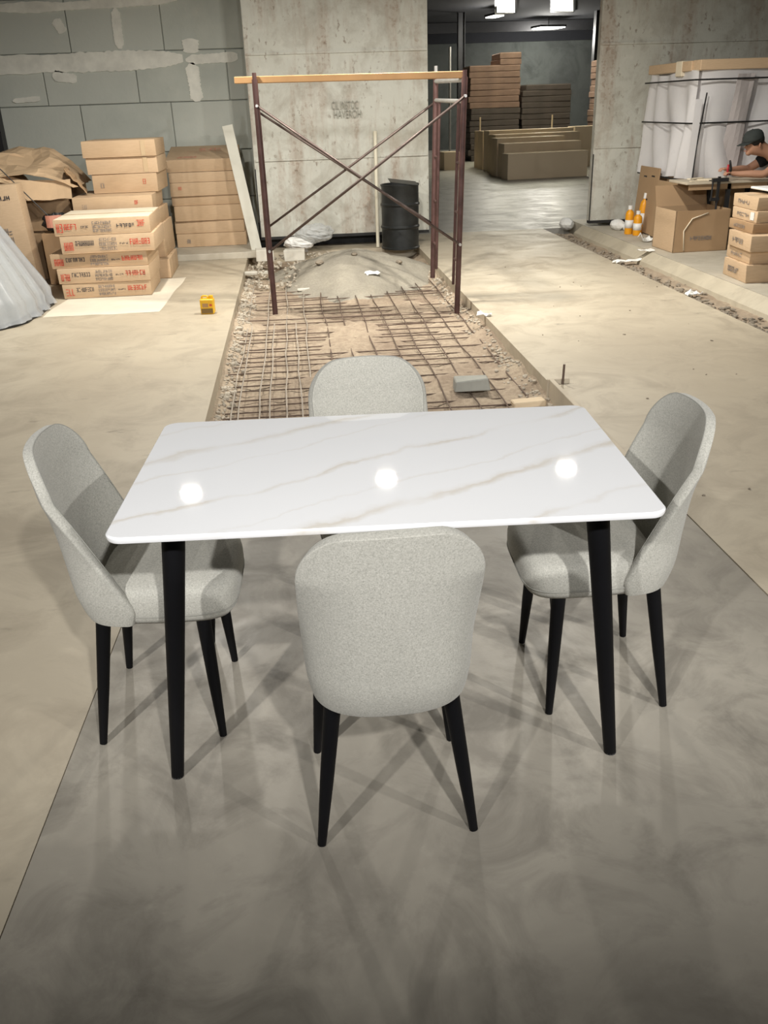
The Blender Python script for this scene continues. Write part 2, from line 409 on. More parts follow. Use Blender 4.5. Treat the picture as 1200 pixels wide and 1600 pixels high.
# wall carrying the sliding doors; opening between
DY = 11.55
wp_ = struct('wall_partition', MB().lim((-.46, 11.80, 0), (1.62, 12.10, CEIL)).lim((4.1, 11.80, .10), (9.5, 12.10, CEIL)).lim((1.62, 11.80, 3.3), (4.1, 12.10, CEIL)), 'mortar')
struct('gap_shade_strip', MB().lim((-.46, 11.765, 0), (1.60, 11.80, .30)), 'rail_black_and_shade')  # near-black strip, paints the shade in the gap under the left leaf
def door_leaf(name, x0, x1, z0):
    root = bpy.data.objects.new(name, None); COL.objects.link(root); root['kind'] = 'structure'; root.location = ((x0+x1)/2, DY, z0)
    w = x1-x0; h = 3.35-z0
    # the sheet, slightly warped
    mb = MB(); nx, nz_ = 18, 26
    def wob(x, z): return .016*noise.noise(Vector((x*1.1+x0*3, z*1.0, 2)))+.01*noise.noise(Vector((x*3, z*3, 7+x0)))
    mb.grid(nx, nz_, lambda a, b: ((a-.5)*w, -.045+wob(a*w, b*h), b*h))
    mb.grid(nx, nz_, lambda a, b: ((.5-a)*w, .045, b*h))
    mb.lim((-w/2, -.044, 0), (-w/2+.012, .045, h)); mb.lim((w/2-.012, -.044, 0), (w/2, .045, h))
    p = mb.build('door_skin', M['door_paint'], root); smooth_angle(p, 30)
    MB().lim((-w/2, -.05, -.035), (w/2, .05, 0)).build('bottom_rail', M['rail_black_and_shade'], root)
    # proud seams where the sheets meet
    for zz in (1.05, 2.2):
        MB().lim((-w/2+.01, -.062, zz-z0-.012), (w/2-.01, -.035, zz-z0+.012)).build('seam', M['door_paint'], root)
    MB().lim((-w/2-.004, -.045, 0), (-w/2, .05, h)).build('edge_strip', M['door_paint'], root)
    MB().lim((-w/2-.006, -.052, 0), (-w/2+.006, -.044, .8)).build('edge_angle', M['rail_black_and_shade'], root)
    return root
d1 = door_leaf('door_1', -.43, 1.71, .155); d2 = door_leaf('door_2', 3.81, 6.3, .175)
struct('trim_1', MB().lim((-.6, 11.50, 3.36), (6.6, 11.62, 3.46)), 'dark_steel')
# faint stencilled lettering on the left leaf
def text_mesh(s, size, mat, name, parent, loc, rot, ext=.0):
    cu = bpy.data.curves.new(name, 'FONT'); cu.body = s; cu.size = size; cu.extrude = .0015; cu.space_character = 1.05
    o = bpy.data.objects.new('tmp', cu); COL.objects.link(o); dg = bpy.context.evaluated_depsgraph_get(); dg.update()
    me = bpy.data.meshes.new_from_object(o.evaluated_get(dg)); bpy.data.objects.remove(o)
    q = link(name, me, mat, parent); q.location = loc; q.rotation_euler = rot; return q
for s_, (qx, qy) in (('CIL INSTOC', (518, 171)), ('HAVEROH', (521, 185))):
    p = aty(qx, qy, DY)
    text_mesh(s_, .125, M['stencil'], 'stencil_lettering', d1, (p.x-d1.location.x, -.062, p.z-d1.location.z), (R(90), 0, 0)).scale = (.46 if len(s_) > 8 else .56, 1, 1)

# far hall and enclosing walls
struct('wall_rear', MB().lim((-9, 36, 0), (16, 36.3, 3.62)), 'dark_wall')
struct('wall_rear_upper', MB().lim((-9, 35.9, 3.62), (16, 36.3, CEIL)), 'ceiling')
struct('wall_left', MB().lim((-9.3, -7, 0), (-9, 36, CEIL)), 'mortar')
struct('wall_right', MB().lim((9.5, -7, 0), (9.8, 12.1, CEIL)), 'mortar')
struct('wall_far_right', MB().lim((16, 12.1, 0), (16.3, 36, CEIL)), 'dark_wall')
struct('ceiling', MB().lim((-9.3, -7, CEIL), (16.3, 36.3, CEIL+.15)), 'ceiling')
sk = [[at(775, 18, CEIL), at(806, 18, CEIL), at(806, -34, CEIL), at(775, -34, CEIL)], [at(862, 16, CEIL), at(897, 16, CEIL), at(897, -34, CEIL), at(862, -34, CEIL)]]
for i, q in enumerate(sk):
    ce_ = sum(q, Vector())/4
    w_ = struct('window_%d' % (i+1), MB().prism([(p.x, p.y) for p in q][::-1], CEIL-.03, CEIL-.012), 'skylight')
    for k_ in range(4):
        a_, b_ = q[k_], q[(k_+1) % 4]; n_ = (b_-a_).normalized(); o = MB().box((0, 0, 0), ((b_-a_).length, .07, .05)).build('window_frame', M['dark_steel'], w_)
        o.location = ((a_.x+b_.x)/2, (a_.y+b_.y)/2, CEIL-.03); o.rotation_euler = (0, 0, math.atan2(n_.y, n_.x))
for y_ in (16, 34.5):
    struct('trim_2' if y_ == 16 else 'trim_%d' % (2+int(y_-16)), MB().lim((-.3, y_-.06, CEIL-.34), (16, y_+.06, CEIL-.02)), 'dark_steel')
struct('step', MB().lim((-1.62, 10.87, 0), (-.47, 12.29, .075)), 'floor_platform', None, .006)

# ------------------------------------------------------------------ lamps
def lamp(loc, power, label, small=False):
    t_ = thing('high_bay_or_fill_lamp', label, 'lamp', loc)
    MB().lathe([(.02, .22), (.07, .20), (.09, .12), (.15, .045), (.155, .02), (.14, .02), (.07, .11), (.0, .11)], 24).build('reflector', M['bright_steel'], t_, smooth=True)
    MB().lathe([(0, .012), (.09, .012), (.09, .03), (0, .03)], 24).build('lens', M['lens'], t_)
    MB().tube([(0, 0, .2), (0, 0, CEIL-loc[2])], .008, 6).build('hanger', M['dark_steel'], t_)
    l = bpy.data.lights.new('lamp_light', 'AREA'); l.shape = 'DISK'; l.size = .18; l.energy = power; l.color = (1.0, .95, .86)
    o = bpy.data.objects.new('lamp_light', l); COL.objects.link(o); o.parent = t_; o.location = (0, 0, .006)
for l_, n_ in zip(FRONT_ROW, ('left', 'middle', 'right')): lamp(l_, P_FRONT, 'high bay lamp mirrored in the table as its %s highlight' % n_)
def flood(loc, aim, power, label):  # lamps inferred from leg shadows; hood and cone added to darken the foreground
    d_ = (Vector(aim)-Vector(loc)).normalized()
    t_ = thing('cut_beam_lamp', label, 'lamp', loc); t_.rotation_mode = 'QUATERNION'; t_.rotation_quaternion = d_.to_track_quat('-Z', 'Y')
    MB().lathe([(.03, .16), (.09, .14), (.15, .02), (.155, -.03), (.145, -.03), (.13, .03), (.05, .06), (0, .06)], 24).build('hood', M['dark_steel'], t_, smooth=True)
    MB().lathe([(0, .008), (.12, .008), (.12, .02), (0, .02)], 24).build('lens', M['lens'], t_)
    MB().tube([(0, 0, .15), (0, .05, .30)], .012, 8).build('bracket', M['dark_steel'], t_)
    l = bpy.data.lights.new('lamp_light', 'SPOT'); l.energy = power; l.shadow_soft_size = .06; l.color = (1.0, .985, .965); l.spot_size = R(60); l.spot_blend = .8
    o = bpy.data.objects.new('lamp_light', l); COL.objects.link(o); o.parent = t_; o.location = (0, 0, -.05)
lamp(ADDED_HALL_LAMP, 90, 'added unseen fill lamp just inside the far hall')
for l_, n_, ax_ in zip(BACK_ROW, ('left', 'middle', 'right'), (.3, .4, .3)): flood(l_, (ax_, 5.3, 0), P_BACK, 'unseen lamp behind the photographer with beam shaped to darken the foreground, %s of three' % n_)
for l_, n_ in zip(FAR_ROW, ('larger bright strip lamp glowing below the far hall roof', 'small bright lamp below the left skylight of the far hall')):
    t_ = thing('strip_lamp', n_, 'lamp', l_, R(12)); big = n_.startswith('larger'); L_ = .46 if big else .14
    MB().lim((-L_, -.35, -.03), (L_, .35, 0)).build('lens', M['lens'], t_)
    MB().lim((-L_-.03, -.38, 0), (L_+.03, .38, .06)).build('housing', M['dark_steel'], t_)
    MB().tube([(0, 0, .05), (0, 0, CEIL-l_[2])], .01, 6).build('hanger', M['dark_steel'], t_)
    l = bpy.data.lights.new('lamp_light', 'POINT'); l.energy = P_FAR if big else P_FAR*.3; l.shadow_soft_size = .2; l.color = (1, .97, .9)
    o = bpy.data.objects.new('lamp_light', l); COL.objects.link(o); o.parent = t_; o.location = (0, 0, -.3)

# ------------------------------------------------------------------ dining table
TROT = R(-3.2)
tb_ = thing('dining_table', 'white marbled stone dining table with gold veins and round black legs', 'table', (.185, 2.145, 0), TROT)
TWX, TWY = 1.285, .79
def rrect(w, d, r_, n=8):
    pts = []
    for cx, cy, a0 in ((w/2-r_, d/2-r_, 0), (-w/2+r_, d/2-r_, 90), (-w/2+r_, -d/2+r_, 180), (w/2-r_, -d/2+r_, 270)):
        for k in range(n+1): a = R(a0+90*k/n); pts.append((cx+r_*math.cos(a), cy+r_*math.sin(a)))
    return pts
def loft(rings):
    mb = MB(); n = len(rings[0][0]); vs = [(x, y, z) for ring, z in rings for x, y in ring]; fs = []
    for i in range(len(rings)-1): fs += [(i*n+k, i*n+(k+1) % n, (i+1)*n+(k+1) % n, (i+1)*n+k) for k in range(n)]
    fs += [tuple(reversed(range(n))), tuple(range((len(rings)-1)*n, len(rings)*n))]
    return mb.add(vs, fs)
top = loft([(rrect(TWX-.03, TWY-.03, .035), .729), (rrect(TWX-.004, TWY-.004, .04), .735), (rrect(TWX, TWY, .042), .740), (rrect(TWX, TWY, .042), .746), (rrect(TWX-.008, TWY-.008, .04), .750)])
o = top.build('tabletop', M['marble'], tb_); smooth_angle(o, 25)
loft([(rrect(TWX-.12, TWY-.12, .05), .712), (rrect(TWX-.12, TWY-.12, .05), .729)]).build('underframe', M['underside'], tb_)
for sx_ in (-1, 1):
    for sy_ in (-1, 1):
        fx, fy = sx_*(TWX/2-.06), sy_*(TWY/2-.075); ux, uy = sx_*(TWX/2-.135), sy_*(TWY/2-.115)
        P0, P1 = Vector((fx, fy, .003)), Vector((ux, uy, .713))
        lg = MB().tube([P0, P0.lerp(P1, .5), P1], [.0165, .023, .0285], 20).build('leg', M['leg_black'], tb_); smooth_angle(lg, 50)
        MB().lathe([(.013, 0), (.0165, .001), (.0165, .006), (.0, .006)], 14, (fx, fy, 0)).build('foot_glide', M['underside'], lg)
        MB().lathe([(.04, .706), (.04, .712), (0, .712)], 16, (ux, uy, 0)).build('mounting_plate', M['leg_black'], lg)

# ------------------------------------------------------------------ chairs (local: faces +y)
HT, ZB = .85, .378
RCZ, RCS = .11, .10
def plan(t_, z):
    # shell plan at height z, t_ in -1..1: bowed back that wraps forward along the seat lower down
    k = min(1, max(0, (z-.42)/.33)); k = k*k*(3-2*k)
    tuck = max(0, (.455-z)/.07)
    xe = .181+.011*k-.010*tuck**2; phi = R(90)*(1-k)+R(58)*k; ex = .75*(1-k)+1.0*k
    yb = -.188-.056*(max(0, z-.42)/.43)**1.1+.018*tuck**2
    dd = .052+.125*min(1, max(0, (.74-z)/.32))-.03*tuck**2
    tm = 1.0
    if z > HT-RCZ:
        q = (z-(HT-RCZ))/RCZ; c_ = RCS*(1-math.sqrt(max(0, 1-q*q))); tm = math.asin(math.sin(phi)*(xe-c_)/xe)/phi
    th = abs(t_)*tm*phi
    x = xe*(math.sin(th)/math.sin(phi))**ex; y = yb+dd*(1-math.cos(th)**ex)/(1-math.cos(phi)**ex)
    return Vector((math.copysign(x, t_), y, z))
ROWS = [ZB+.04*(1-math.cos(k/5*math.pi/2)) for k in range(5)]+[ZB+.04+(HT-RCZ-ZB-.04)*k/16 for k in range(16)]+[HT-RCZ+RCZ*math.sin(k/10*math.pi/2) for k in range(11)]
NS, NZ = 37, len(ROWS)
def shell_pt(a, b):
    f_ = min(max(b, 0), 1)*(NZ-1); i = min(int(f_), NZ-2); z = ROWS[i]*(1-(f_-i))+ROWS[i+1]*(f_-i)
    p = plan(2*a-1, z)
    p.z += (.016*(1-(p.x/.19)**2)-.008)*max(0, (z-.66)/.19)
    return p
def make_chair():
    root = bpy.data.objects.new('dining_chair', None); COL.objects.link(root); root.empty_display_size = .1
    o = MB().grid(NS, NZ, shell_pt).build('backrest', M['fabric'], root, smooth=True)
    md = o.modifiers.new('s', 'SOLIDIFY'); md.thickness = .027; md.offset = 0; md.use_even_offset = False
    md = o.modifiers.new('u', 'SUBSURF'); md.levels = 2; md.render_levels = 2
    baked(o)
    for p in o.data.polygons: p.use_smooth = True
    # stitched welt running just inside the rim of the shell
    e = .006; rim = []
    for (a, b) in [(e, b/40) for b in range(4, 40)]+[(a/20, 1-.004) for a in range(1, 20)]+[(1-e, 1-b/40) for b in range(1, 37)]:
        da = (shell_pt(min(1, a+.01), b)-shell_pt(max(0, a-.01), b)); dbv = (shell_pt(a, min(1, b+.01))-shell_pt(a, max(0, b-.01)))
        nrm = da.cross(dbv).normalized()
        if nrm.dot(Vector((0, .1, .55))-shell_pt(a, b)) < 0: nrm = -nrm
        rim.append(shell_pt(a, b)+nrm*.0118)
    MB().tube(rim, .0016, 5).build('welt', M['thread'], o, smooth=True)
    # seat cushion: rounded pad, thick front lip
    def seat_ring(sc, z, dy=0): 
        pts = []
        for k in range(48):
            a = 2*math.pi*k/48; c_, s2 = math.cos(a), math.sin(a)
            n_ = 5.0; x = math.copysign(abs(c_)**(2/n_), c_)*.188; y = math.copysign(abs(s2)**(2/n_), s2)*.19
            if y < 0: x *= 1-.16*(abs(y)/.19)**2
            pts.append((x*sc, .056+y*sc+dy))
        return pts, z
    rings = [seat_ring(.80, .372), seat_ring(.93, .376), seat_ring(.985, .392), seat_ring(1.0, .418), seat_ring(1.0, .445), seat_ring(.985, .462), seat_ring(.94, .474), seat_ring(.84, .481), seat_ring(.6, .482), seat_ring(.3, .480)]
    st = loft(rings).build('seat', M['fabric'], root, smooth=True)
    for f_ in (0,):
        ring = [(x, y, .402) for x, y in seat_ring(.996, 0)[0]]
        MB().tube(ring+ring[:1], .0018, 5, False).build('welt', M['thread'], st, smooth=True)
    for sx_ in (-1, 1):
        for sy_ in (-1, 1):
            P0 = Vector((sx_*.185, sy_*.168+.0, .002)); P1 = Vector((sx_*(.150 if sy_ > 0 else .134), .150 if sy_ > 0 else -.116, .390))
            lg = MB().tube([P0, P0.lerp(P1, .45), P1], [.0105, .0165, .0205], 16).build('leg', M['leg_black'], root); smooth_angle(lg, 50)
    MB().lim((-.13, -.11, .364), (.13, .15, .380)).build('seat_frame', M['leg_black'], root)
    return root
ch0 = make_chair()
CHAIRS = [((.145, 1.735), R(0), 'grey upholstered chair in front of the table, its back to the camera'),
      ((.20, 2.575), R(180), 'grey upholstered chair on the far side of the table, facing the camera'),
      ((-.465, 2.200), R(-92), 'grey upholstered chair at the left end of the table'),
      ((.805, 2.155), R(88), 'grey upholstered chair at the right end of the table')]
for i, (p, a, lb) in enumerate(CHAIRS):
    o = ch0 if i == 0 else copy_tree(ch0)
    o.location = (p[0], p[1], 0); o.rotation_euler = (0, 0, a)
    tag(o, lb, 'chair', 'grey dining chairs around the table')

# ------------------------------------------------------------------ reinforcement mesh in the trench
mesh = thing('rebar_mesh', 'rusty steel reinforcement mesh lying in the earth trench', 'rebar mesh', (0, 0, 0))
rng = random.Random(21)
tb_len = PX1-PX0-.10
cross = MB().tube([(-tb_len/2, 0, 0), (0, .004, 0), (tb_len/2, 0, 0)], .0050, 6).mesh('cross_bar'); cross.materials.append(M['rebar'])
y = PY0+.12; k = 0
while y < 9.3:
    o = link('cross_bar', cross, None, mesh); o.location = ((PX0+PX1)/2+rng.uniform(-.03, .03), y, -.118+rng.uniform(-.012, .012)); o.rotation_euler = (0, rng.uniform(-.012, .012), rng.uniform(-.02, .02))
    y += rng.uniform(.125, .165); k += 1
for i in range(12):
    x = PX0+.12+(PX1-PX0-.24)*i/11
    pts = [(x+rng.uniform(-.012, .012), PY0+.05+(5.7)*j/12, -.104+rng.uniform(-.008, .008)) for j in range(13)]
    MB().tube(pts, .0050, 6).build('long_bar', M['rebar_pale'] if i in (0, 1, 2, 3) else M['rebar'], mesh)
for i in range(3):
    x = PX0+.17+.19*i
    MB().tube([(x+rng.uniform(-.01, .01), PY0+.05+3.8*j/10, -.076+rng.uniform(-.01, .01)) for j in range(11)], .0048, 6).build('long_bar', M['rebar_pale'], mesh)

# gravel and rubble: uncountable
rng = random.Random(5); gb = MB()
for i in range(800):
    y = PY0+(10.9-PY0)*rng.random()**.8; e = abs(rng.gauss(0, .06)); x = PX0+.02+e
    if x > PX1-.05: continue
    s_ = rng.uniform(.005, .015) if rng.random() < .95 else rng.uniform(.02, .03)
    gb.rock((x, y, soil_z(min(max(x, PX0), PX1), y)+s_*.35), (s_, s_*rng.uniform(.7, 1.2), s_*.7), rng, 1 if s_ > .018 else 0, .3)
for i in range(420):
    y = PY0+(10.2-PY0)*rng.random(); x = PX1-.02-abs(rng.gauss(0, .07)); s_ = rng.uniform(.006, .018)
    gb.rock((x, y, soil_z(x, y)+s_*.3), (s_, s_, s_*.7), rng, 0, .3)
for i in range(260):
    x = -.45+rng.random()**1.4*.9; y = rng.uniform(9.3, 11.0); s_ = rng.uniform(.008, .026)
    gb.rock((x, y, .0+s_*.2-.1*(1-min(1, max(0, (y-9.2)/.8)))), (s_, s_, s_*.7), rng, 1, .3)
o = gb.build('gravel', M['stone']); tag(o, 'loose pale gravel along the trench edges', 'gravel', kind='stuff')
db = MB()
for i in range(900):
    y = rng.uniform(3.2, 11.8); x = 3.40+abs(rng.gauss(0, .085)); s_ = rng.uniform(.006, .02)
    if x < 3.66: db.rock((x, y, -.02+s_*.3), (s_*1.3, s_*1.6, s_*.7), rng, 0, .35)
for i in range(30):
    x = rng.uniform(1.7, 3.4); y = rng.uniform(2.8, 9.5); s_ = rng.uniform(.003, .008); db.rock((x, y, s_*.4), (s_*1.4, s_, s_*.6), rng, 0, .35)
o = db.build('earth_crumbs', M['stone_dark']); tag(o, 'dark earth crumbs in the drain strip and on the floor', 'rubble', kind='stuff')

# sand heap at the far end of the trench
def heap(a, b):
    th = a*2*math.pi; rr = b
    ex = 1+.10*math.sin(3*th+.6)+.05*math.sin(7*th)
    x = .62+.98*rr*ex*math.cos(th); y = 9.92+1.15*rr*ex*math.sin(th)
    h = .34*max(0, 1-rr**1.25)**.9
    return Vector((x, y, -.15+h*1.0+.02*noise.noise(Vector((x*6, y*6, 1)))+.01*noise.noise(Vector((x*17, y*17, 1)))))
o = MB().grid(72, 22, lambda a, b: heap(a, .002+b*.998)).build('sand_heap', M['sand'], smooth=True)
tag(o, 'low heap of grey sand at the far end of the trench', 'sand heap')
rng = random.Random(31)
for (px, py, s_, lb) in ((498, 398, .05, 'small dark clod on the left slope of the sand heap'), (553, 391, .04, 'small dark clod on the crest of the sand heap'), (624, 416, .045, 'small dark clod on the right slope of the sand heap')):
    p = aty(px, py, 9.7); mb = MB().rock((0, 0, 0), (s_, s_*.8, s_*.5), rng, 2, .15); o = mb.build('earth_clod', M['stone_dark']); 
    zz = -.15+.34*max(0, 1-(math.hypot((p.x-.62)/.98, (p.y-9.92)/1.15))**1.25)**.9
    o.location = (p.x, p.y, zz+s_*.3); tag(o, lb, 'clod')

# blocks and scraps around the trench
def block(px, py, d, rz, mat, name, label, cat, z=0, rough=.01, seed=1):
    p = at(px, py, z); rg = random.Random(seed)
    o = MB().box((0, 0, d[2]/2), d, 0, rough, rg).build(name, M[mat], None, .006, 1); o.location = (p.x, p.y+d[1]/2, z); o.rotation_euler = (0, 0, rz); tag(o, label, cat); return o
block(414, 409, (.20, .22, .13), .05, 'pale_block', 'concrete_block', 'pale concrete block left of the scaffold leg, by the white board', 'block', 0, .006, 1)
block(461, 408, (.24, .20, .12), -.06, 'pale_block', 'concrete_block', 'pale concrete block right of the scaffold leg, near the bag', 'block', 0, .006, 2)
o = block(740, 612, (.22, .11, .075), -.12, 'grey_block', 'concrete_chunk', 'broken grey concrete chunk resting on the rebar mesh', 'chunk', -.095, .014, 3)
block(828, 637, (.20, .09, .035), .06, 'board_tan', 'wood_offcut', 'tan wooden offcut on the mesh behind the table corner', 'offcut', -.09, .003, 4)
block(398, 430, (.30, .10, .03), .03, 'pale_block', 'plaster_scrap', 'thin pale plaster scrap beside the left scaffold foot', 'scrap', -.06, .006, 6)
block(475, 455, (.13, .09, .025), .03, 'pale_block', 'plaster_scrap', 'small pale plaster scrap lying before the sand heap', 'scrap', -.10, .008, 7)
def scrap(px, py, z, d, label, seed, name='paper_scrap', mat='foam', cat='scrap'):
    p = at(px, py, z); rg = random.Random(seed); mb = MB()
    mb.grid(6, 5, lambda a, b: ((a-.5)*d[0]*(1+.3*rg.uniform(-1, 1)*.5), (b-.5)*d[1], .004+d[2]*abs(noise.noise(Vector((a*2.3, b*2.1, seed*3.7))))*1.6))
    o = mb.build(name, M[mat]); sm = o.modifiers.new('s', 'SOLIDIFY'); sm.thickness = .004; sm.offset = 1; baked(o); o.location = (p.x, p.y, z); o.rotation_euler = (0, 0, rg.uniform(-.5, .5)); tag(o, label, cat); return o
hs_ = scrap(582, 428, .05, (.15, .08, .04), 'crumpled white scrap on the front of the sand heap', 1)
for k_ in range(400):
    q_ = at(582, 428, .20-k_*.001); rr_ = math.hypot((q_.x-.62)/.98, (q_.y-9.92)/1.15)
    if q_.z <= -.15+.34*max(0, 1-min(1, rr_)**1.25)**.9+.012: break
hs_.location = q_; hs_.rotation_euler = (R(14), 0, .2)
scrap(757, 494, 0, (.12, .06, .03), 'small white paper scrap on the floor right of the scaffold', 2)
scrap(980, 410, 0, (.34, .06, .03), 'long white strip lying in the rough drain strip', 3)
scrap(1010, 393, .1, (.16, .10, .02), 'flat white scrap before the big brown carton', 4)
scrap(1008, 378, .1, (.14, .10, .09), 'crumpled white plastic scrap beside the leaning cardboard', 5)
scrap(1083, 461, 0, (.13, .08, .04), 'white scrap at the near part of the drain strip', 6)
scrap(270, 402, .0, (.12, .09, .08), 'crumpled white paper between the carton stacks', 7)

# formwork board and stake at the trench's right edge
fb = thing('formwork_board', 'narrow wooden formwork board along the right edge of the trench', 'board', (0, 0, 0))
mb = MB().add([(1.525, 5.12, -.13), (1.555, 5.12, -.13), (1.555, 5.12, .035), (1.525, 5.12, .035), (1.525, 3.60, -.13), (1.555, 3.60, -.13), (1.555, 3.60, .035), (1.525, 3.60, .035)], [(0, 1, 2, 3), (7, 6, 5, 4), (3, 2, 6, 7), (0, 3, 7, 4), (1, 5, 6, 2), (0, 4, 5, 1)])
mb.v = [(x-.018, y, z) for x, y, z in mb.v]; mb.build('plank', M['board'], fb, .003, 1)
MB().lim((1.50, 5.125, -.12), (1.64, 5.15, .03)).build('end_block', M['board'], fb, .003, 1)
sp = at(879, 600); o = MB().tube([(0, 0, -.02), (.004, .0, .125)], .0075, 8).build('steel_stake', M['rebar']); o.location = sp; tag(o, 'upright rusty steel stake beside the formwork board', 'stake')

# ------------------------------------------------------------------ scaffold
A, B, C = at(428, 472), at(714, 472), at(676, 434)
sc = thing('scaffold', 'dark red steel scaffold frame with crossed braces standing over the trench', 'scaffold', (0, 0, 0))
A.z = soil_z(A.x, A.y)-.0; B.z = -.10; C.z = 0
D = Vector((A.x+(C.x-B.x)-.02, A.y+(C.y-B.y), 0)); D.x -= .0
A.x += .004
posts = {}
for nm, p, h_ in (('A', A, 1.84), ('B', B, 1.80), ('C', C, 1.87), ('D', D, 1.84)):
    tp = Vector((p.x, p.y, h_)); tp.x += {'A': -.01, 'B': .055, 'C': .045, 'D': .0}[nm]; posts[nm] = (p, tp)
    q = MB().tube([p, p.lerp(tp, .5), tp], .0245, 14).build('post', M['scaf_steel'], sc); smooth_angle(q, 50)
    MB().tube([p+Vector((0, 0, .0)), p+Vector((0, 0, .16))], .018, 10).build('foot_spigot', M['rebar_pale'], q)
    MB().tube([tp-Vector((0, 0, .01)), tp+Vector((0, 0, .05 if nm != 'C' else .06))], .018, 10).build('top_spigot', M['bright_steel'] if nm in 'C' else M['scaf_steel'], q)
def on(nm, z):
    p, q = posts[nm]; return p+(q-p)*((z-p.z)/(q.z-p.z))
def rail(a, b, r_, name='ledger', mat='scaf_steel'):
    q = MB().tube([a, b], r_, 10).build(name, M[mat], sc); smooth_angle(q, 50)
rail(on('B', 1.78), on('C', 1.80), .02, 'ledger', 'bright_steel'); rail(on('B', 1.62), on('C', 1.64), .017, 'ledger', 'bright_steel')
rail(on('A', 1.78), on('D', 1.80), .02); rail(on('A', 1.62), on('D', 1.64), .017)
for a, b in (('B', 'C'), ('A', 'D')):   # inner ladder tubes of each end frame
    ia = on(a, .12).lerp(on(b, .12), .16); it = on(a, 1.62).lerp(on(b, 1.62), .16); rail(ia, it, .014, 'inner_tube')
    ib = on(a, .12).lerp(on(b, .12), .84); iu = on(a, 1.62).lerp(on(b, 1.62), .84); rail(ib, iu, .014, 'inner_tube')
    for z_ in (.35, .75, 1.15):
        rail(on(a, z_), on(a, z_).lerp(on(b, z_), .16), .011, 'rung'); rail(on(b, z_).lerp(on(a, z_), .16), on(b, z_), .011, 'rung')
off = Vector((0, -.03, 0))
def brace(a, za, b, zb, d_):
    p, q = on(a, za)+d_, on(b, zb)+d_
    m_ = p.lerp(q, .5); br = MB().tube([p, m_+Vector((0, 0, -.004)), q], .0115, 8).build('brace', M['brace_steel'], sc, smooth=True)
    for e in (p, q): MB().tube([e+Vector((0, .02, 0)), e-Vector((0, .02, 0))], .012, 8).build('pin', M['bright_steel'], br)
brace('A', 1.64, 'B', .50, off); brace('A', .46, 'B', 1.66, off*1.8)
brace('D', 1.60, 'C', .52, -off); brace('D', .50, 'C', 1.62, -off*1.8)
# timber resting across the top
pa, pb = on('A', 1.80), on('B', 1.80); dr = (pb-pa).normalized()
o = MB().box((0, 0, 0), ((pb-pa).length+.19, .10, .052)).build('timber_beam', M['wood'], None, .004, 1)
mid = pa.lerp(pb, .5)-dr*.07+Vector((.0, .075, 0)); o.location = (mid.x, mid.y, 1.829); o.rotation_euler = (0, 0.012, math.atan2(dr.y, dr.x))
tag(o, 'orange timber beam laid across the top of the scaffold', 'beam')

# oil drum, bag, pole, board
bp = Vector((1.30, 11.13, 0))
def dent(p):
    a = math.atan2(p.y, p.x); k = 1+.05*noise.noise(Vector((math.cos(a)*1.4, math.sin(a)*1.4, p.z*2.4)))-(.10*max(0, 1-abs(a+1.2)/.5)*max(0, 1-abs(p.z-.45)/.25))
    return Vector((p.x*k, p.y*k, p.z))
bt = thing('oil_drum', 'dented black steel drum standing against the left door leaf', 'drum', bp)
prof = [(.215, 0), (.237, .004), (.237, .02), (.228, .03), (.228, .24), (.24, .255), (.24, .268), (.228, .283), (.228, .50), (.24, .515), (.24, .528), (.228, .543), (.228, .72), (.237, .735), (.237, .75), (.222, .75), (.218, .70), (.0, .69)]
o = MB().lathe(prof, 40, fn=dent).build('drum_body', M['barrel'], bt); smooth_angle(o, 35)
MB().box((.03, -.10, .775), (.34, .26, .008), Matrix.Rotation(.10, 4, 'X') @ Matrix.Rotation(.14, 4, 'Y')).build('bent_lid', M['barrel'], bt, .002, 1)
gp = at(466, 396)
def bag(a, b):
    th = a*2*math.pi; ph = b*math.pi; d_ = Vector((math.sin(ph)*math.cos(th), math.sin(ph)*math.sin(th), math.cos(ph)))
    k = 1+.22*noise.noise(d_*2.2+Vector((3, 1, 7)))+.10*noise.noise(d_*6); return Vector((d_.x*.24*k, d_.y*.17*k, .105+d_.z*.11*k))
bgt = thing('plastic_bag', 'crumpled translucent plastic bag at the foot of the left door leaf', 'bag', (gp.x+.02, gp.y+.12, .01))
MB().grid(40, 24, bag).build('sheet', M['film_bag'], bgt); MB().grid(28, 16, lambda a, b: Vector((bag(a, b).x*.8, bag(a, b).y*.8, .02+bag(a, b).z*.75))).build('filling', M['foam'], bgt)
MB().lathe([(.012, 0), (.03, .05), (.05, .10)], 12).build('knot', M['film_bag'], bgt).rotation_euler = (0, R(75), 0)
bgt.children[-1].location = (.19, 0, .10)
pp = at(590, 385); q = aty(586, 205, 11.47)
o = MB().tube([(pp.x, 11.28, .0), ((pp.x+q.x)/2, 11.38, q.z/2), (q.x, 11.475, q.z)], .022, 12).build('plastic_pipe', M['pole_cream'], smooth=False); smooth_angle(o, 50)
tag(o, 'thin cream pipe leaning upright against the left door leaf', 'pipe')
b0 = at(404, 399); b1 = aty(355, 196, 11.36)
dv = b1-Vector((b0.x, 11.0, 0)); L_ = dv.length
ax = dv.normalized(); sd = Vector((0, 1, 0)).cross(ax).normalized(); nn = ax.cross(sd)
mat_ = Matrix((sd, nn, ax)).transposed().to_4x4(); mat_.translation = Vector((b0.x, 11.0, .0))+dv*.5
o = MB().box((0, 0, 0), (.125, .03, L_)).build('white_board', M['white_board'], None, .003, 1); o.matrix_world = mat_
tag(o, 'tall pale board leaning against the right carton stack', 'board')

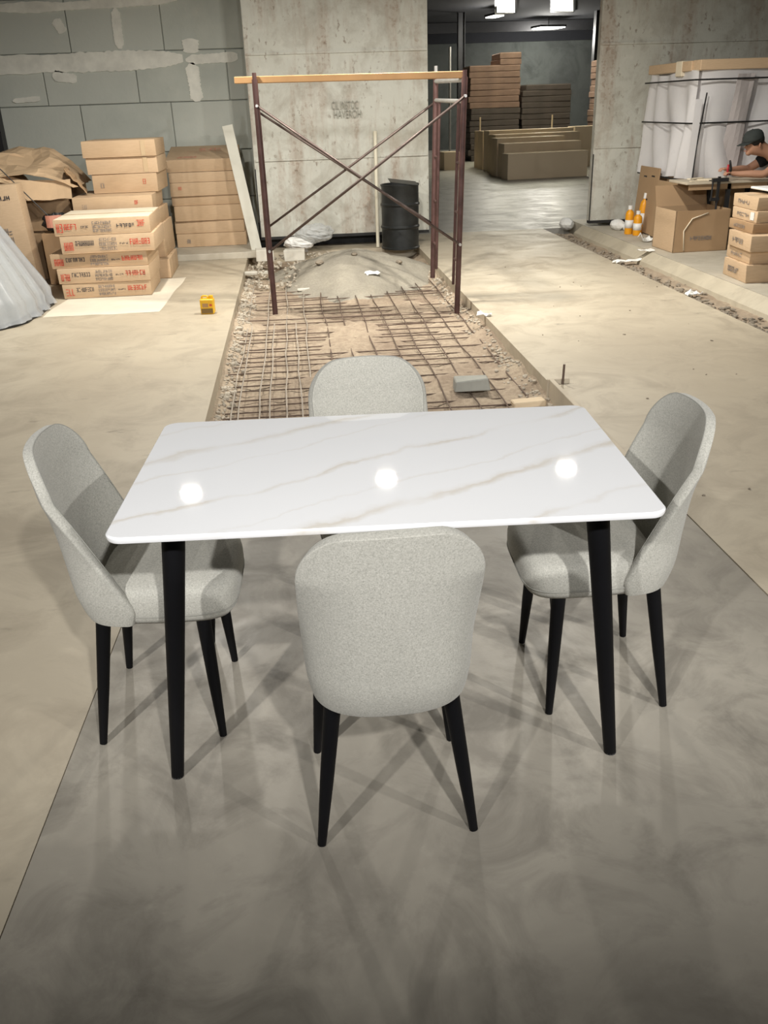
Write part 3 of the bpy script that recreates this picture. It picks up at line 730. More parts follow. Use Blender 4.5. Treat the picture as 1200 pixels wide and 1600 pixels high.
# ------------------------------------------------------------------ cartons
def glyphs(mb, x0, x1, z0, z1, n, rg, y):
    w = (x1-x0)/n
    for i in range(n):
        a = x0+w*i; b = a+w*.78; t_ = min(w*.26, (z1-z0)*.22)
        segs = [((a, z0), (a+t_, z1)), ((b-t_, z0), (b, z1)), ((a, z1-t_), (b, z1)), ((a, z0), (b, z0+t_)), ((a, (z0+z1)/2-t_/2), (b, (z0+z1)/2+t_/2))]
        for (p, q) in rg.sample(segs, rg.choice((2, 3, 3, 4))):
            mb.add([(p[0], y, p[1]), (q[0], y, p[1]), (q[0], y, q[1]), (p[0], y, q[1])], [(0, 1, 2, 3)])
CRNG = random.Random(77)
def carton(x0, x1, y0, d, z0, h, label, rz=0.0, mat='cardboard', group=None, tape=True, prints=None, side_tape=False, name='carton', jit=.004, top_mat=None):
    w = x1-x0; t_ = thing(name, label, 'carton', ((x0+x1)/2, y0+d/2, z0), rz, group)
    rg = random.Random(hash((round(x0, 3), round(z0, 3), round(d, 2))) & 0xffff)
    mb = MB(); nx = 8
    body = MB().box((0, 0, h/2), (w, d, h-.002)); vs = body.v
    body.v = [(v[0]+rg.uniform(-jit, jit), v[1]+rg.uniform(-jit, jit), v[2]) for v in vs]
    b = body.build('body', M[mat], t_, .007, 2); smooth_angle(b, 50)
    if tape:
        MB().lim((-w/2+.01, -.03, h-.0012), (w/2-.01, .03, h+.0006)).build('tape', M['tape'], b)
    if top_mat: MB().lim((-w/2+.008, -d/2+.008, h-.0012), (w/2-.008, d/2-.008, h+.0004)).build('top_sheet', M[top_mat], b)
    # closing seam: two flap edges along the front
    MB().lim((-w/2+.012, -d/2-jit-.0015, h*.02), (w/2-.012, -d/2+.004, h*.05)).build('flap_edge', M[mat], b)
    if side_tape: MB().lim((w*.30, -d/2-jit-.003, .01), (w*.36, -d/2+.003, h-.01)).build('tape', M['tape'], b)
    if prints:
        for (mt, u0, u1, v0, v1, n_, rows) in prints:
            pm = MB()
            for r_ in range(rows):
                a = v0+(v1-v0)*r_/rows; c_ = v0+(v1-v0)*(r_+.72)/rows if rows > 1 else v1
                glyphs(pm, -w/2+w*u0, -w/2+w*u1, h*a, h*c_, n_, rg, -d/2-jit-.004)
            pm.build('printed_lettering', M[mt], b)
    return t_
ORD = ['bottom', 'second from bottom', 'third from bottom', 'fourth from bottom', 'fifth from bottom', 'sixth from bottom', 'seventh from bottom', 'eighth from bottom']
def std_print(k):
    if k == 4: return [('print_red', .03, .10, .22, .75, 2, 1), ('print_red', .11, .24, .38, .72, 4, 1), ('print_black', .28, .36, .45, .58, 4, 1), ('print_grey', .40, .60, .18, .88, 9, 3), ('print_black', .65, .84, .40, .62, 6, 1), ('print_red', .86, .95, .42, .80, 3, 1)]
    return [('print_red', .04, .14, .20, .66, 3, 1), ('print_black', .16, .36, .44, .72, 8, 1), ('print_grey', .41, .60, .15, .90, 9, 3), ('print_black', .63, .72, .44, .54, 4, 1), ('print_red', .74, .96, .40, .72, 7, 1)]
GA = 'printed cartons in the front left stack'
za = 0.004
for k, (h, x0, x1, y0, d, rz) in enumerate([(.140, -2.28, -1.44, 8.80, .72, .01), (.142, -2.30, -1.43, 8.80, .74, .0), (.135, -2.34, -1.43, 8.82, .72, -.015), (.165, -2.22, -1.35, 8.79, .84, .015), (.150, -2.26, -1.37, 8.80, .85, .02)]):
    carton(x0, x1, y0, d, za, h, 'printed flat carton, %s of the front left stack on white paper' % (ORD[k] if k < 4 else 'topmost'), rz, 'cardboard', GA, True, std_print(k), top_mat='cardboard_pale' if k == 4 else None); za += h
GB = 'cartons in the rear left stack'
zb = 0.0
for k, (h, x0, x1, y0, d) in enumerate([(.20, -2.20, -1.36, 9.72, .8), (.34, -2.22, -1.40, 9.86, .8), (.15, -2.24, -1.42, 9.84, .8), (.16, -2.27, -1.46, 9.74, .9), (.19, -2.10, -1.42, 10.12, .75), (.165, -2.14, -1.40, 10.12, .75), (.165, -2.16, -1.40, 10.10, .78)]):
    carton(x0, x1, y0, d, zb, h, 'plain flat carton, %s of the rear left stack' % (ORD[k] if k < 6 else 'topmost'), CRNG.uniform(-.02, .02), 'cardboard', GB, True, [('print_red', .78, .83, .45, .70, 2, 1), ('print_grey', .12, .18, .30, .55, 3, 1)] if k in (3, 4) else None, side_tape=k >= 5); zb += h
GC = 'cartons in the right-hand stack by the white board'
zc = .076
for k, h in enumerate([.16, .15, .18, .11, .16, .115, .145]):
    s_ = CRNG.uniform(-.015, .015)
    carton(-1.48+s_, -.62+s_, 11.50+CRNG.uniform(-.01, .02), .70, zc, h, 'flat carton, %s of the stack behind the white board' % (ORD[k] if k < 6 else 'topmost'), CRNG.uniform(-.015, .015), 'cardboard', GC, k != 6,
           [('print_red', .12, .17, .45, .70, 3, 1)] if k == 4 else ([('print_grey', .14, .20, .3, .6, 3, 1)] if k == 0 else None)); zc += h
# the topmost carton of that stack is tilted up at the back on a low carton; faded red print on its lid
tp = [o for o in bpy.data.objects if o.get('label', '').startswith('flat carton, topmost of the stack behind')][0]
tp.rotation_euler = (R(10.5), 0, 0); tp.location.z += .066
carton(-1.40, -.75, 12.06, .14, zc-.145, .10, 'low carton propping up the tilted top of the right-hand stack', 0, 'cardboard', None, False)
pm = MB(); rg = random.Random(3)
for (x0, x1, y0, y1, n_) in ((-.30, -.06, -.28, -.20, 6), (-.06, .22, .08, .20, 5), (-.20, .26, .02, .035, 3)):
    g = MB(); glyphs(g, x0, x1, y0, y1, n_, rg, 0); pm.add([(v[0], v[2], .1465) for v in g.v], g.f)
pm.build('printed_lettering', M['print_faded'], tp.children[0])

# white paper under the front stack
mb = MB().grid(20, 20, lambda a, b: (-2.28+a*1.02+.06*b+.03*noise.noise(Vector((a*3, b*3, 2))), 7.98+b*1.75+.05*noise.noise(Vector((a*4, b*2, 5))), .0012+.0012*abs(noise.noise(Vector((a*6, b*6, 1))))))
o = mb.build('paper_sheet', M['paper'], None, smooth=True); tag(o, 'large white paper sheet on the floor under the printed carton stack', 'paper')

# cartons and torn cardboard at the far left
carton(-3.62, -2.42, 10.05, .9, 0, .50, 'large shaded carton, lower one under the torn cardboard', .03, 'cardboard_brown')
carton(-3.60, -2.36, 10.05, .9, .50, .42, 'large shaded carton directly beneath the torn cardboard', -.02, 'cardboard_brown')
lc = carton(-3.62, -2.66, 9.42, .28, 0, 1.0, 'tall carton standing on edge behind the plastic-wrapped bundle', .04, 'cardboard', None, False, [('print_black', .55, .92, .86, .90, 9, 1), ('print_grey', .72, .86, .45, .62, 4, 2)])
lc.rotation_euler = (0, R(-3), R(3))
tc = thing('torn_cardboard', 'large torn and crumpled brown cardboard heaped on cartons at left', 'cardboard', (-3.03, 10.35, .935))
def crum(a, b, seed, w, d, h):
    x = (a-.5)*w; y = (b-.5)*d
    e = 1-abs(2*a-1)**3; f_ = 1-abs(2*b-1)**2.5
    z = h*e*(.35+.65*b)*(.75+.35*noise.noise(Vector((a*2, b*2, seed))))+.06*noise.noise(Vector((a*7, b*7, seed+3)))*e
    return Vector((x+.07*noise.noise(Vector((a*5, b*5, seed+9)))+.03*noise.noise(Vector((b*19, a*19, seed))), y+.08*noise.noise(Vector((a*6, b*6, seed+5))), max(.01, z)))
def sheet(name, fn, mat, parent, th=.006, n=(18, 12)):
    o = MB().grid(n[0], n[1], fn).build(name, M[mat], parent); sm = o.modifiers.new('s', 'SOLIDIFY'); sm.thickness = th; baked(o); return o
sheet('sheet', lambda a, b: crum(a, b, 4, 1.55, .95, .50), 'kraft', tc)
o = sheet('sheet', lambda a, b: crum(a, b, 11, 1.1, .7, .36), 'kraft', tc); o.location = (-.25, -.28, .02); o.rotation_euler = (.05, .05, .3)
o = sheet('sheet', lambda a, b: Vector(((a-.5)*1.25, .0+.02*math.sin(a*9), -.14+b*.20+.02*noise.noise(Vector((a*6, b, 1))))), 'kraft', tc); o.location = (.12, -.47, .03); o.rotation_euler = (R(-18), 0, .04)
o = sheet('torn_flap', lambda a, b: Vector(((a-.5)*.30, (b-.5)*.34, .05*noise.noise(Vector((a*4, b*4, 8)))-.10*a)), 'cardboard_brown', tc, n=(8, 8)); o.location = (.78, -.22, .10); o.rotation_euler = (0, R(35), .2)
o = MB().tube([(.02, -.52, .30), (.30, -.56, -.02), (.52, -.58, -.28)], .006, 6).build('strap', M['strap_black'], tc)
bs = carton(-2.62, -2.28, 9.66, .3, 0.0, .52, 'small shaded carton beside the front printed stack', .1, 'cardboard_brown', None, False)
cp = thing('crumpled_wrapper', 'dark crumpled wrapper on the small carton left of the printed stack', 'wrapper', (-2.44, 9.80, .525))
def wr(a, b):
    th = a*2*math.pi; ph = b*math.pi; d_ = Vector((math.sin(ph)*math.cos(th), math.sin(ph)*math.sin(th), math.cos(ph))); k = 1+.4*noise.noise(d_*2.5+Vector((1, 9, 2)))
    return Vector((d_.x*.17*k, d_.y*.13*k, .085+d_.z*.09*k))
MB().grid(22, 12, wr).build('film', M['strap_black'], cp); 
MB().grid(8, 6, lambda a, b: (-.10+a*.16, -.13-.02*math.sin(a*5), .05+b*.12)).build('pale_label', M['print_faded'], cp)
struct('trim_3', MB().lim((-3.72, 12.10, 0), (-3.52, 12.28, 1.92)), 'dark_steel')

# plastic wrapped bundle, lower left
wb = thing('wrapped_bundle', 'translucent plastic-wrapped bundle on the floor at the left edge', 'bundle', (-3.40, 8.25, 0))
def wrap(a, b):
    th = a*2*math.pi; c_, s_ = math.cos(th), math.sin(th); n_ = 3.2
    r_ = (abs(c_)**n_+abs(s_)**n_)**(-1/n_)
    pl = .018*math.sin(th*17+2*math.sin(th*3))+.012*math.sin(th*41)
    rad = (1.0*(1-b)**.95*.86+.17*(1-b**4)+.0)
    if b < .05: rad *= .965
    k = rad*(1+pl*(1-.4*b))
    return Vector((c_*r_*k*1.10, s_*r_*k*.96, .015+1.75*b+.02*noise.noise(Vector((th*2, b*6, 2)))))
o = MB().grid(150, 26, wrap).build('plastic_film', M['film_clear'], wb); smooth_angle(o, 60)
MB().grid(60, 12, lambda a, b: Vector((wrap(a, b).x*.90, wrap(a, b).y*.90, wrap(a, b).z*.95))).build('wrapped_core', M['grey_block'], wb)
MB().prism([(p[0]*.99, p[1]*.99) for p in [(wrap(a/40, 0).x, wrap(a/40, 0).y) for a in range(40)]], 0, .02).build('base_mat', M['strap_black'], wb)

# yellow can
jc = thing('yellow_can', 'small yellow plastic can standing on the left floor', 'can', tuple(at(325, 492)+Vector((0, .06, 0))), R(-6))
MB().box((0, 0, .066), (.118, .085, .130)).build('can_body', M['yellow_plastic'], jc, .014, 3)
MB().box((0, -.0435, .030), (.10, .002, .042)).build('dark_label', M['dark_label'], jc); MB().box((-.012, -.0435, .078), (.05, .002, .034)).build('dark_label', M['dark_label'], jc).data.materials[0] = M['wood']
MB().box((.035, -.0438, .080), (.022, .002, .018)).build('red_mark', M['print_red'], jc)
MB().lathe([(.017, .130), (.017, .136), (.02, .137), (.02, .156), (.0, .156)], 14, (.036, 0, 0)).build('cap', M['yellow_plastic'], jc)
MB().tube([(-.045, 0, .128), (-.045, 0, .146), (-.03, 0, .153), (0, 0, .153), (.008, 0, .14), (.008, 0, .128)], .008, 8).build('handle', M['yellow_plastic'], jc, smooth=True)

# ------------------------------------------------------------------ right side
Z1 = .10
# wrapped furniture
wf = thing('wrapped_furniture', 'tall furniture wrapped in white foam and plastic with cardboard edges', 'furniture', (5.55, 10.55, Z1))
FX, FY0, FY1 = -1.15, -.65, .65       # local left face, front face, back face
MB().lim((FX, FY0, 0), (1.6, FY1, .72)).build('lower_cardboard', M['cardboard_brown'], wf, .01, 2)
MB().lim((FX+.02, FY0+.02, .72), (1.58, FY1-.02, 1.74)).build('foam_layer', M['foam_wrap'], wf, .03, 2)
def drape(side):
    def f(a, b):
        z = .66+1.08*b; g = .015+.04*(1-b)
        pl = g*math.sin(a*26+3*math.sin(b*2+a*4))+.02*noise.noise(Vector((a*6, b*3, side)))
        if side == 0: return Vector((FX-.01+a*2.72, FY0-.04+pl-.03*(1-b), z+.012*math.sin(a*9)))
        return Vector((FX-.045+pl-.03*(1-b), FY0-.02+a*1.3, z-.05*b*0+.02*math.sin(a*7)))
    return f
for s_ in (0, 1):
    o = MB().grid(90, 14, drape(s_)).build('plastic_drape', M['film_white'], wf, smooth=True)
MB().lim((FX-.05, FY0-.07, 1.745), (1.62, FY0+.12, 1.845)).build('edge_board', M['cardboard'], wf, .004, 1)
MB().lim((FX-.07, FY0+.12, 1.745), (FX+.12, FY1+.03, 1.842)).build('edge_board', M['cardboard'], wf, .004, 1)
MB().lim((FX-.075, FY0+.36, 1.70), (FX+.10, FY0+.52, 1.85)).build('corner_piece', M['cardboard_pale'], wf, .004, 1)
MB().lim((FX-.05, FY0-.02, 1.74), (1.6, FY1, 1.75)).build('top_sheet', M['paper'], wf)
for z_ in (.66, 1.235, 1.655):
    MB().lim((FX-.015, FY0-.105, z_-.008), (1.6, FY0-.095, z_+.008)).lim((FX-.115, FY0-.1, z_-.008), (FX-.105, FY1, z_+.008)).lim((FX-.112, FY0-.104, z_-.008), (FX-.01, FY0-.096, z_+.008)).build('strap', M['strap_black'], wf)
MB().tube([(FX+.03, FY0-.115, 1.53), (FX-.02, FY0-.115, 1.0), (FX-.03, FY0-.115, .56)], .008, 6).build('vertical_strap', M['strap_black'], wf)
sheet('foam_strip', lambda a, b: Vector((FX-.09+a*.075-.03*(1-b), FY0-.12+.01*math.sin(b*6), .32+b*1.15)), 'film_white', wf, .006, (4, 14))
sheet('grey_foam_strip', lambda a, b: Vector((FX+.36+a*.20-.10*(1-b), FY0-.088+.012*math.sin(b*5+a*4), .70+b*1.0)), 'grey_foam', wf, .005, (5, 14))
MB().lim((FX+.30, FY0-.012, .03), (FX+.312, FY0, .70)).lim((FX+.05, FY0-.012, .30), (FX+.062, FY0, .69)).build('tape', M['tape'], wf)
# leaning flattened cardboard left of it
def lean(x, y0, y1, h, tilt, label, mat='cardboard_brown'):
    o = MB().lim((-.008, -(y1-y0)/2, 0), (.008, (y1-y0)/2, h)).build('flattened_carton', M[mat], None, .003, 1); o.location = (x, (y0+y1)/2, Z1+.012); o.rotation_euler = (0, R(tilt), 0); tag(o, label, 'cardboard')
    for (u, vv) in ((-.3, .86), (.1, .84), (-.1, .5)):
        MB().lim((-.010, u*(y1-y0), vv*h), (-.006, u*(y1-y0)+.09, vv*h+.016)).build('slot', M['strap_black'], o)
lean(4.225, 10.45, 11.05, .74, 4, 'flattened brown carton leaning on the wrapped furniture, rear one')
lean(4.20, 9.84, 10.42, .62, 5, 'flattened brown carton leaning on the wrapped furniture, front one')
# big open carton
bc = thing('open_carton', 'big open brown carton standing before the wrapped furniture', 'carton', (4.25, 9.42, Z1), R(2))
w2, d2_, h2 = .60, .52, .42
MB().lim((-w2/2, -d2_/2, 0), (w2/2, d2_/2, .006)).build('bottom', M['cardboard_brown'], bc)
MB().lim((-w2/2, -d2_/2, .0), (w2/2, -d2_/2+.008, h2)).build('front_panel', M['cardboard_brown'], bc)
MB().lim((-w2/2, d2_/2-.008, .0), (w2/2, d2_/2, h2)).build('back_panel', M['cardboard_brown'], bc)
MB().lim((-w2/2, -d2_/2, .0), (-w2/2+.008, d2_/2, h2)).build('side_panel', M['cardboard'], bc)
MB().lim((w2/2-.008, -d2_/2, .0), (w2/2, d2_/2, h2)).build('side_panel', M['cardboard_brown'], bc)
o = MB().lim((-w2/2+.01, 0, 0), (w2/2-.01, .008, .22)).build('flap', M['cardboard_brown'], bc); o.location = (0, d2_/2, h2); o.rotation_euler = (R(-20), 0, 0)
o = MB().lim((-.008, -d2_/2+.01, 0), (0, d2_/2-.01, .16)).build('flap', M['cardboard'], bc); o.location = (-w2/2+.010, 0, h2-.005); o.rotation_euler = (0, R(155), 0)
MB().tube([(-.18, -d2_/2-.004, .02), (-.20, -d2_/2-.006, .22), (-.12, -d2_/2-.006, .34), (.05, -d2_/2-.004, .39)], .006, 6).build('torn_edge', M['cardboard_pale'], bc, smooth=True)
pm = MB(); glyphs(pm, -.12, .12, .12, .16, 8, random.Random(2), -d2_/2-.003); pm.build('printed_lettering', M['print_grey'], bc)
# orange bottles
def bottle(px, py, h, tilt, rz, label, loc=None):
    p = at(px, py, Z1); t_ = thing('foam_bottle', label, 'bottle', (p.x, p.y+.03, Z1), rz); t_.rotation_euler = (0, R(tilt), rz); r_ = .05
    MB().lathe([(0, 0), (r_*.95, 0), (r_, .006), (r_, h*.70), (r_*.85, h*.78), (r_*.42, h*.84), (r_*.40, h*.88)], 20).build('bottle_body', M['orange_plastic'], t_, smooth=True)
    MB().lathe([(r_*.5, h*.86), (r_*.5, h), (0, h)], 16).build('cap', M['white_plastic'], t_)
    MB().lathe([(r_*1.02, h*.22), (r_*1.02, h*.50)], 20).build('label_band', M['white_plastic'], t_, smooth=True); return t_
bottle(996, 368, .28, 0, .2, 'upright orange bottle in front of the leaning cardboard')
b2 = bottle(983, 366, .33, 0, .4, 'orange and white bottle, left of the two beside the right door leaf')
b3 = bottle(1000, 364, .46, 6, 0, 'tall orange bottle with white cap leaning on the cardboard')
# styrofoam bits
rng = random.Random(8)
for px, py, z_, d_, lb in ((887, 360, 0, (.14, .10, .085), 'rounded white styrofoam lump at the head of the drain strip'), (966, 360, Z1, (.11, .08, .07), 'white styrofoam lump beside the orange bottles, larger'), (979, 361, Z1, (.045, .04, .05), 'small white styrofoam piece between lump and orange bottles')):
    p = at(px, py, z_); o = MB().rock((0, 0, 0), d_, rng, 2, .08).build('styrofoam_lump', M['foam']); o.location = (p.x, p.y+d_[1]*.6, z_+d_[2]*.93); tag(o, lb, 'styrofoam')
# carton stack at the right edge
zz = Z1
GD = 'cartons in the stack at the right edge'
hs = [(.155, 3.90, 7.36, .5), (.11, 3.93, 7.40, .5), (.135, 3.90, 7.34, .5), (.085, 3.95, 7.46, .5), (.10, 3.98, 7.48, .5), (.11, 3.985, 7.50, .5)]
for k, (h, x0, y0, d) in enumerate(hs):
    c_ = carton(x0, x0+.72, y0, d, zz, h, 'flat carton, %s of the stack at the right edge' % (ORD[k] if k < 5 else 'topmost'), R(-4)+CRNG.uniform(-.02, .03), 'cardboard' if k != 3 else 'cardboard_brown', GD, True)
    bd = c_.children[0]; pm = MB(); g = MB(); glyphs(g, -.14, .10, h*.35, h*.65, 5, random.Random(k), 0); pm.add([(-.36-.006, -v[0], v[2]) for v in g.v], g.f); pm.build('printed_lettering', M['print_grey'], bd)
    if k == 4: MB().lim((-.367, -.20, .02), (-.361, -.13, h-.015)).build('white_label', M['white_plastic'], bd)
    zz += h
st = thing('white_tray', 'white flat tray lying on the stack at the right edge', 'tray', (4.36, 7.85, zz))
MB().lim((-.22, -.16, .03), (.32, .16, .05)).build('tray_top', M['white_plastic'], st, .004, 1); MB().lim((-.12, -.12, 0), (.30, .12, .03)).build('tray_base', M['strap_black'], st)

# work table, person
wt = thing('work_table', 'low work table with a cluttered top at the right edge', 'table', (4.62, 9.62, Z1))
MB().lim((-.50, -.28, .655), (.48, .19, .68)).build('tabletop', M['board'], wt, .004, 1)
for a in (-.02, .42):
    for b in (-.24, .20): MB().lim((a-.02, b-.02, 0), (a+.02, b+.02, .655)).build('leg', M['dark_steel'], wt)
MB().lim((-.46, -.26, .60), (.46, -.24, .655)).build('apron', M['cardboard_brown'], wt)
TZ = Z1+.68
cl = thing('bar_clamp', 'dark steel clamp gripping the edge of the work table', 'clamp', (4.46, 9.32, TZ-.19))
MB().lim((-.012, -.012, -.02), (.012, .012, .24)).build('bar', M['dark_steel'], cl)
MB().lim((-.075, -.014, .19), (.10, .014, .225)).build('upper_jaw', M['dark_steel'], cl); MB().lim((-.075, -.014, .0), (.02, .014, .03)).build('lower_jaw', M['dark_steel'], cl)
MB().tube([(-.065, 0, .02), (-.065, 0, .19)], .009, 8).build('screw', M['dark_steel'], cl); MB().tube([(.0, 0, -.14), (.0, 0, -.02)], .012, 8).build('handle', M['dark_steel'], cl)
pl = thing('yellow_offcuts', 'pale yellow offcuts lying on the work table', 'offcuts', (4.28, 9.40, TZ+.002))
for i, (x, y, a) in enumerate(((0, 0, .1), (.06, .03, -.3), (-.02, .05, .4))): MB().box((x, y, .006+.011*i), (.20, .045, .010), a).build('strip', M['cardboard_pale'], pl)
scr = thing('metal_bracket', 'grey metal bracket lying on the work table by the clamp', 'bracket', (4.50, 9.46, TZ+.002))
MB().lim((-.13, -.02, 0), (.12, .02, .006)).lim((.09, -.02, 0), (.10, .02, .05)).build('plate', M['bright_steel'], scr)

def skinned(name, pts, edges, rad, mat, parent, sub=2, root=0):
    me = bpy.data.meshes.new(name); me.from_pydata([tuple(p) for p in pts], edges, []); o = link(name, me, None, parent)
    md = o.modifiers.new('k', 'SKIN'); md.use_smooth_shade = True
    for i, r_ in enumerate(rad):
        sv = me.skin_vertices[0].data[i]; sv.radius = (r_, r_) if not isinstance(r_, tuple) else r_; sv.use_root = (i == root)
    o.modifiers.new('u', 'SUBSURF').levels = sub; o.modifiers['u'].render_levels = sub
    baked(o); o.data.materials.clear(); o.data.materials.append(M[mat])
    for p in o.data.polygons: p.use_smooth = True
    return o
# seated person facing -x, leaning over the table; coordinates in metres, local to the stool
PR = thing('person', 'seated person in dark cap and black t-shirt working at the table', 'person', (0, 0, 0))
hx, hy = 4.86, 9.50
V_ = []; E_ = []; RD = []
def pv(p, r_, frm=None):
    V_.append(Vector(p)); RD.append(r_)
    if frm is not None: E_.append((frm, len(V_)-1))
    return len(V_)-1
pel = pv((5.46, hy, .62), (.16, .13)); sp1 = pv((5.42, hy, .76), (.15, .12), pel); sp2 = pv((5.30, hy, .93), (.17, .115), sp1); nb = pv((5.13, hy, 1.03), (.085, .075), sp2)
nk = pv((5.03, hy, 1.045), .056, nb); sk_ = pv((4.93, hy, 1.085), (.075, .085), nk); hd = pv((4.875, hy, 1.14), (.078, .092), sk_); cr = pv((4.865, hy, 1.21), (.066, .075), hd)
jaw = pv((4.835, hy, 1.05), (.04, .042), sk_); chn = pv((4.812, hy, 1.015), .024, jaw)
hands = []
for sgn, (ex, ez, ey, wx, wz, wy) in ((-1, (4.93, .835, -.22, 4.66, .845, -.13)), (1, (4.96, .86, .22, 4.70, .87, .10))):
    sh = pv((5.16, hy+sgn*.17, .99), .062, nb); el = pv((ex, hy+ey, ez), .042, sh); fa = pv(((ex*.6+wx*.4), hy+(ey*.6+wy*.4), (ez*.6+wz*.4)+.004), .041, el); wr_ = pv((wx, hy+wy, wz), .027, fa)
    pm_ = pv((wx-.045, hy+wy+sgn*-.01, wz+.004), (.030, .020), wr_); hands.append((pm_, Vector((wx-.045, hy+wy+sgn*-.01, wz+.004)), sgn))
for pm_, c_, sgn in hands:
    for j, (dy_, ln) in enumerate(((-.026, .9), (-.009, 1.05), (.009, 1.0), (.026, .8))):
        k0 = pv(c_+Vector((-.035, dy_, .012)), .0098, pm_); k1 = pv(c_+Vector((-.035-.032*ln, dy_, .006)), .0092, k0); k2 = pv(c_+Vector((-.040-.042*ln, dy_, -.018)), .0082, k1)
    t0 = pv(c_+Vector((-.005, -sgn*.034, .008)), .011, pm_); t1 = pv(c_+Vector((-.038, -sgn*.046, .010)), .0098, t0); t2 = pv(c_+Vector((-.062, -sgn*.038, .012)), .0085, t1)
for sgn in (-1, 1):
    hp = pv((5.44, hy+sgn*.10, .585), .088, pel); kn = pv((5.08, hy+sgn*.14, .57), .062, hp); ak = pv((5.16, hy+sgn*.14, .19), .040, kn); toe = pv((5.00, hy+sgn*.15, .135), .035, ak)
body = skinned('body', V_, E_, RD, 'skin', PR, 2, pel)
# clothes
SV = [V_[pel], V_[sp1], V_[sp2], V_[nb], V_[nb]+Vector((-.045, 0, .005))]; SE = [(0, 1), (1, 2), (2, 3), (3, 4)]; SR = [(.172, .145), (.165, .14), (.188, .135), (.105, .092), .07]
for sgn, el in ((-1, V_[[i for i in range(len(V_)) if abs(V_[i].x-4.93) < 1e-6 and abs(V_[i].z-.835) < 1e-6][0]]), (1, Vector((4.96, hy+.22, .86)))):
    SV.append(Vector((5.16, hy+sgn*.17, .99))); SE.append((3, len(SV)-1)); SR.append(.082)
    SV.append(Vector((5.16, hy+sgn*.17, .99)).lerp(el, .62)); SE.append((len(SV)-2, len(SV)-1)); SR.append(.068)
skinned('tshirt', SV, SE, SR, 'shirt', PR, 2, 0)
TV = [V_[pel]]; TE = []; TR = [(.17, .14)]
for sgn in (-1, 1):
    for p, r_, fr in (((5.44, hy+sgn*.10, .585), .102, 0), ((5.08, hy+sgn*.14, .57), .076, None), ((5.155, hy+sgn*.14, .22), .056, None)):
        TV.append(Vector(p)); TR.append(r_); TE.append((fr if fr is not None else len(TV)-2, len(TV)-1))
skinned('trousers', TV, TE, TR, 'jeans', PR, 2, 0)
for sgn in (-1, 1):
    skinned('shoe', [(5.19, hy+sgn*.14, .147), (5.10, hy+sgn*.145, .145), (4.98, hy+sgn*.15, .137)], [(0, 1), (1, 2)], [.045, .045, (.045, .036)], 'strap_black', PR, 1, 0)
# cap with brim, tilted down with the head
capm = Matrix.Translation((4.872, hy, 1.155)) @ Matrix.Rotation(R(-14), 4, 'Y')
mb = MB().lathe([(.098, 0), (.100, .02), (.097, .055), (.083, .085), (.055, .105), (.02, .113), (0, .114)], 28, fn=lambda p: Vector((p.x*1.08, p.y*.93, p.z))); mb.v = [tuple(capm @ Vector(v)) for v in mb.v]
cp_ = mb.build('cap', M['cap'], PR, smooth=True)
br = MB().grid(12, 8, lambda a, b: capm @ Vector((-(.085+.095*b)*math.cos((a-.5)*1.9)-.0, .095*math.sin((a-.5)*1.9)*1.05, .012-.012*b-.03*(a-.5)**2))).build('brim', M['cap'], cp_, smooth=True)
md = br.modifiers.new('s', 'SOLIDIFY'); md.thickness = .005; baked(br)
MB().rock((0, 0, 0), (.009, .009, .006), random.Random(1), 2, .0).build('button', M['cap'], cp_, smooth=True).location = capm @ Vector((0, 0, .114))
MB().lathe([(.088, -.04), (.097, -.01), (.098, .012)], 24, fn=lambda p: Vector((p.x*.95+.018, p.y*.90, p.z))).build('hair', M['hair'], PR, smooth=True).matrix_world = capm
for sgn in (-1, 1):
    e_ = MB().lathe([(0, -.006), (.014, -.004), (.017, .0), (.012, .004), (0, .002)], 14, fn=lambda p: Vector((p.x*.8, p.y*1.4, p.z))).build('ear', M['skin'], PR, smooth=True); e_.location = (4.905, hy+sgn*.088, 1.115); e_.rotation_euler = (R(90), 0, R(10))
    ey_ = MB().rock((0, 0, 0), (.011, .011, .009), random.Random(2), 2, 0).build('eye', M['white_plastic'], PR, smooth=True); ey_.location = (4.802, hy+sgn*.032, 1.125)
    MB().rock((-.0075, 0, 0), (.005, .006, .006), random.Random(2), 2, 0).build('iris', M['hair'], ey_, smooth=True)
    MB().box((4.797, hy+sgn*.032, 1.142), (.012, .034, .006)).build('eyebrow', M['hair'], PR)
MB().add([(4.800, hy, 1.128), (4.800, hy-.014, 1.088), (4.800, hy+.014, 1.088), (4.772, hy, 1.088), (4.795, hy, 1.082)], [(0, 1, 3), (0, 3, 2), (1, 4, 3), (3, 4, 2)]).build('nose', M['skin'], PR, smooth=True)
MB().box((4.795, hy, 1.058), (.012, .044, .008)).build('mouth', M['print_faded'], PR, .003, 2)
# tool in the hand
tl = thing('pliers', 'red and black hand tool held upright by the seated person', 'tool', (4.575, hy-.13, .865), 0)
MB().tube([(-.004, 0, -.03), (-.012, 0, .03), (-.010, 0, .075)], [.010, .012, .010], 10).build('red_grip', M['red_grip'], tl, smooth=True)
MB().tube([(.018, 0, -.03), (.022, 0, .03), (.008, 0, .085), (.0, 0, .115)], [.010, .013, .012, .010], 10).build('black_grip', M['strap_black'], tl, smooth=True)
so = thing('stool', 'dark low stool under the seated person', 'stool', (5.46, hy, Z1))
MB().lathe([(0, .36), (.17, .36), (.175, .375), (.17, .39), (0, .39)], 24).build('seat', M['dark_steel'], so)
for a in range(4): MB().tube([(.15*math.cos(a*1.57+.78), .15*math.sin(a*1.57+.78), 0), (.11*math.cos(a*1.57+.78), .11*math.sin(a*1.57+.78), .365)], .013, 8).build('leg', M['dark_steel'], so)

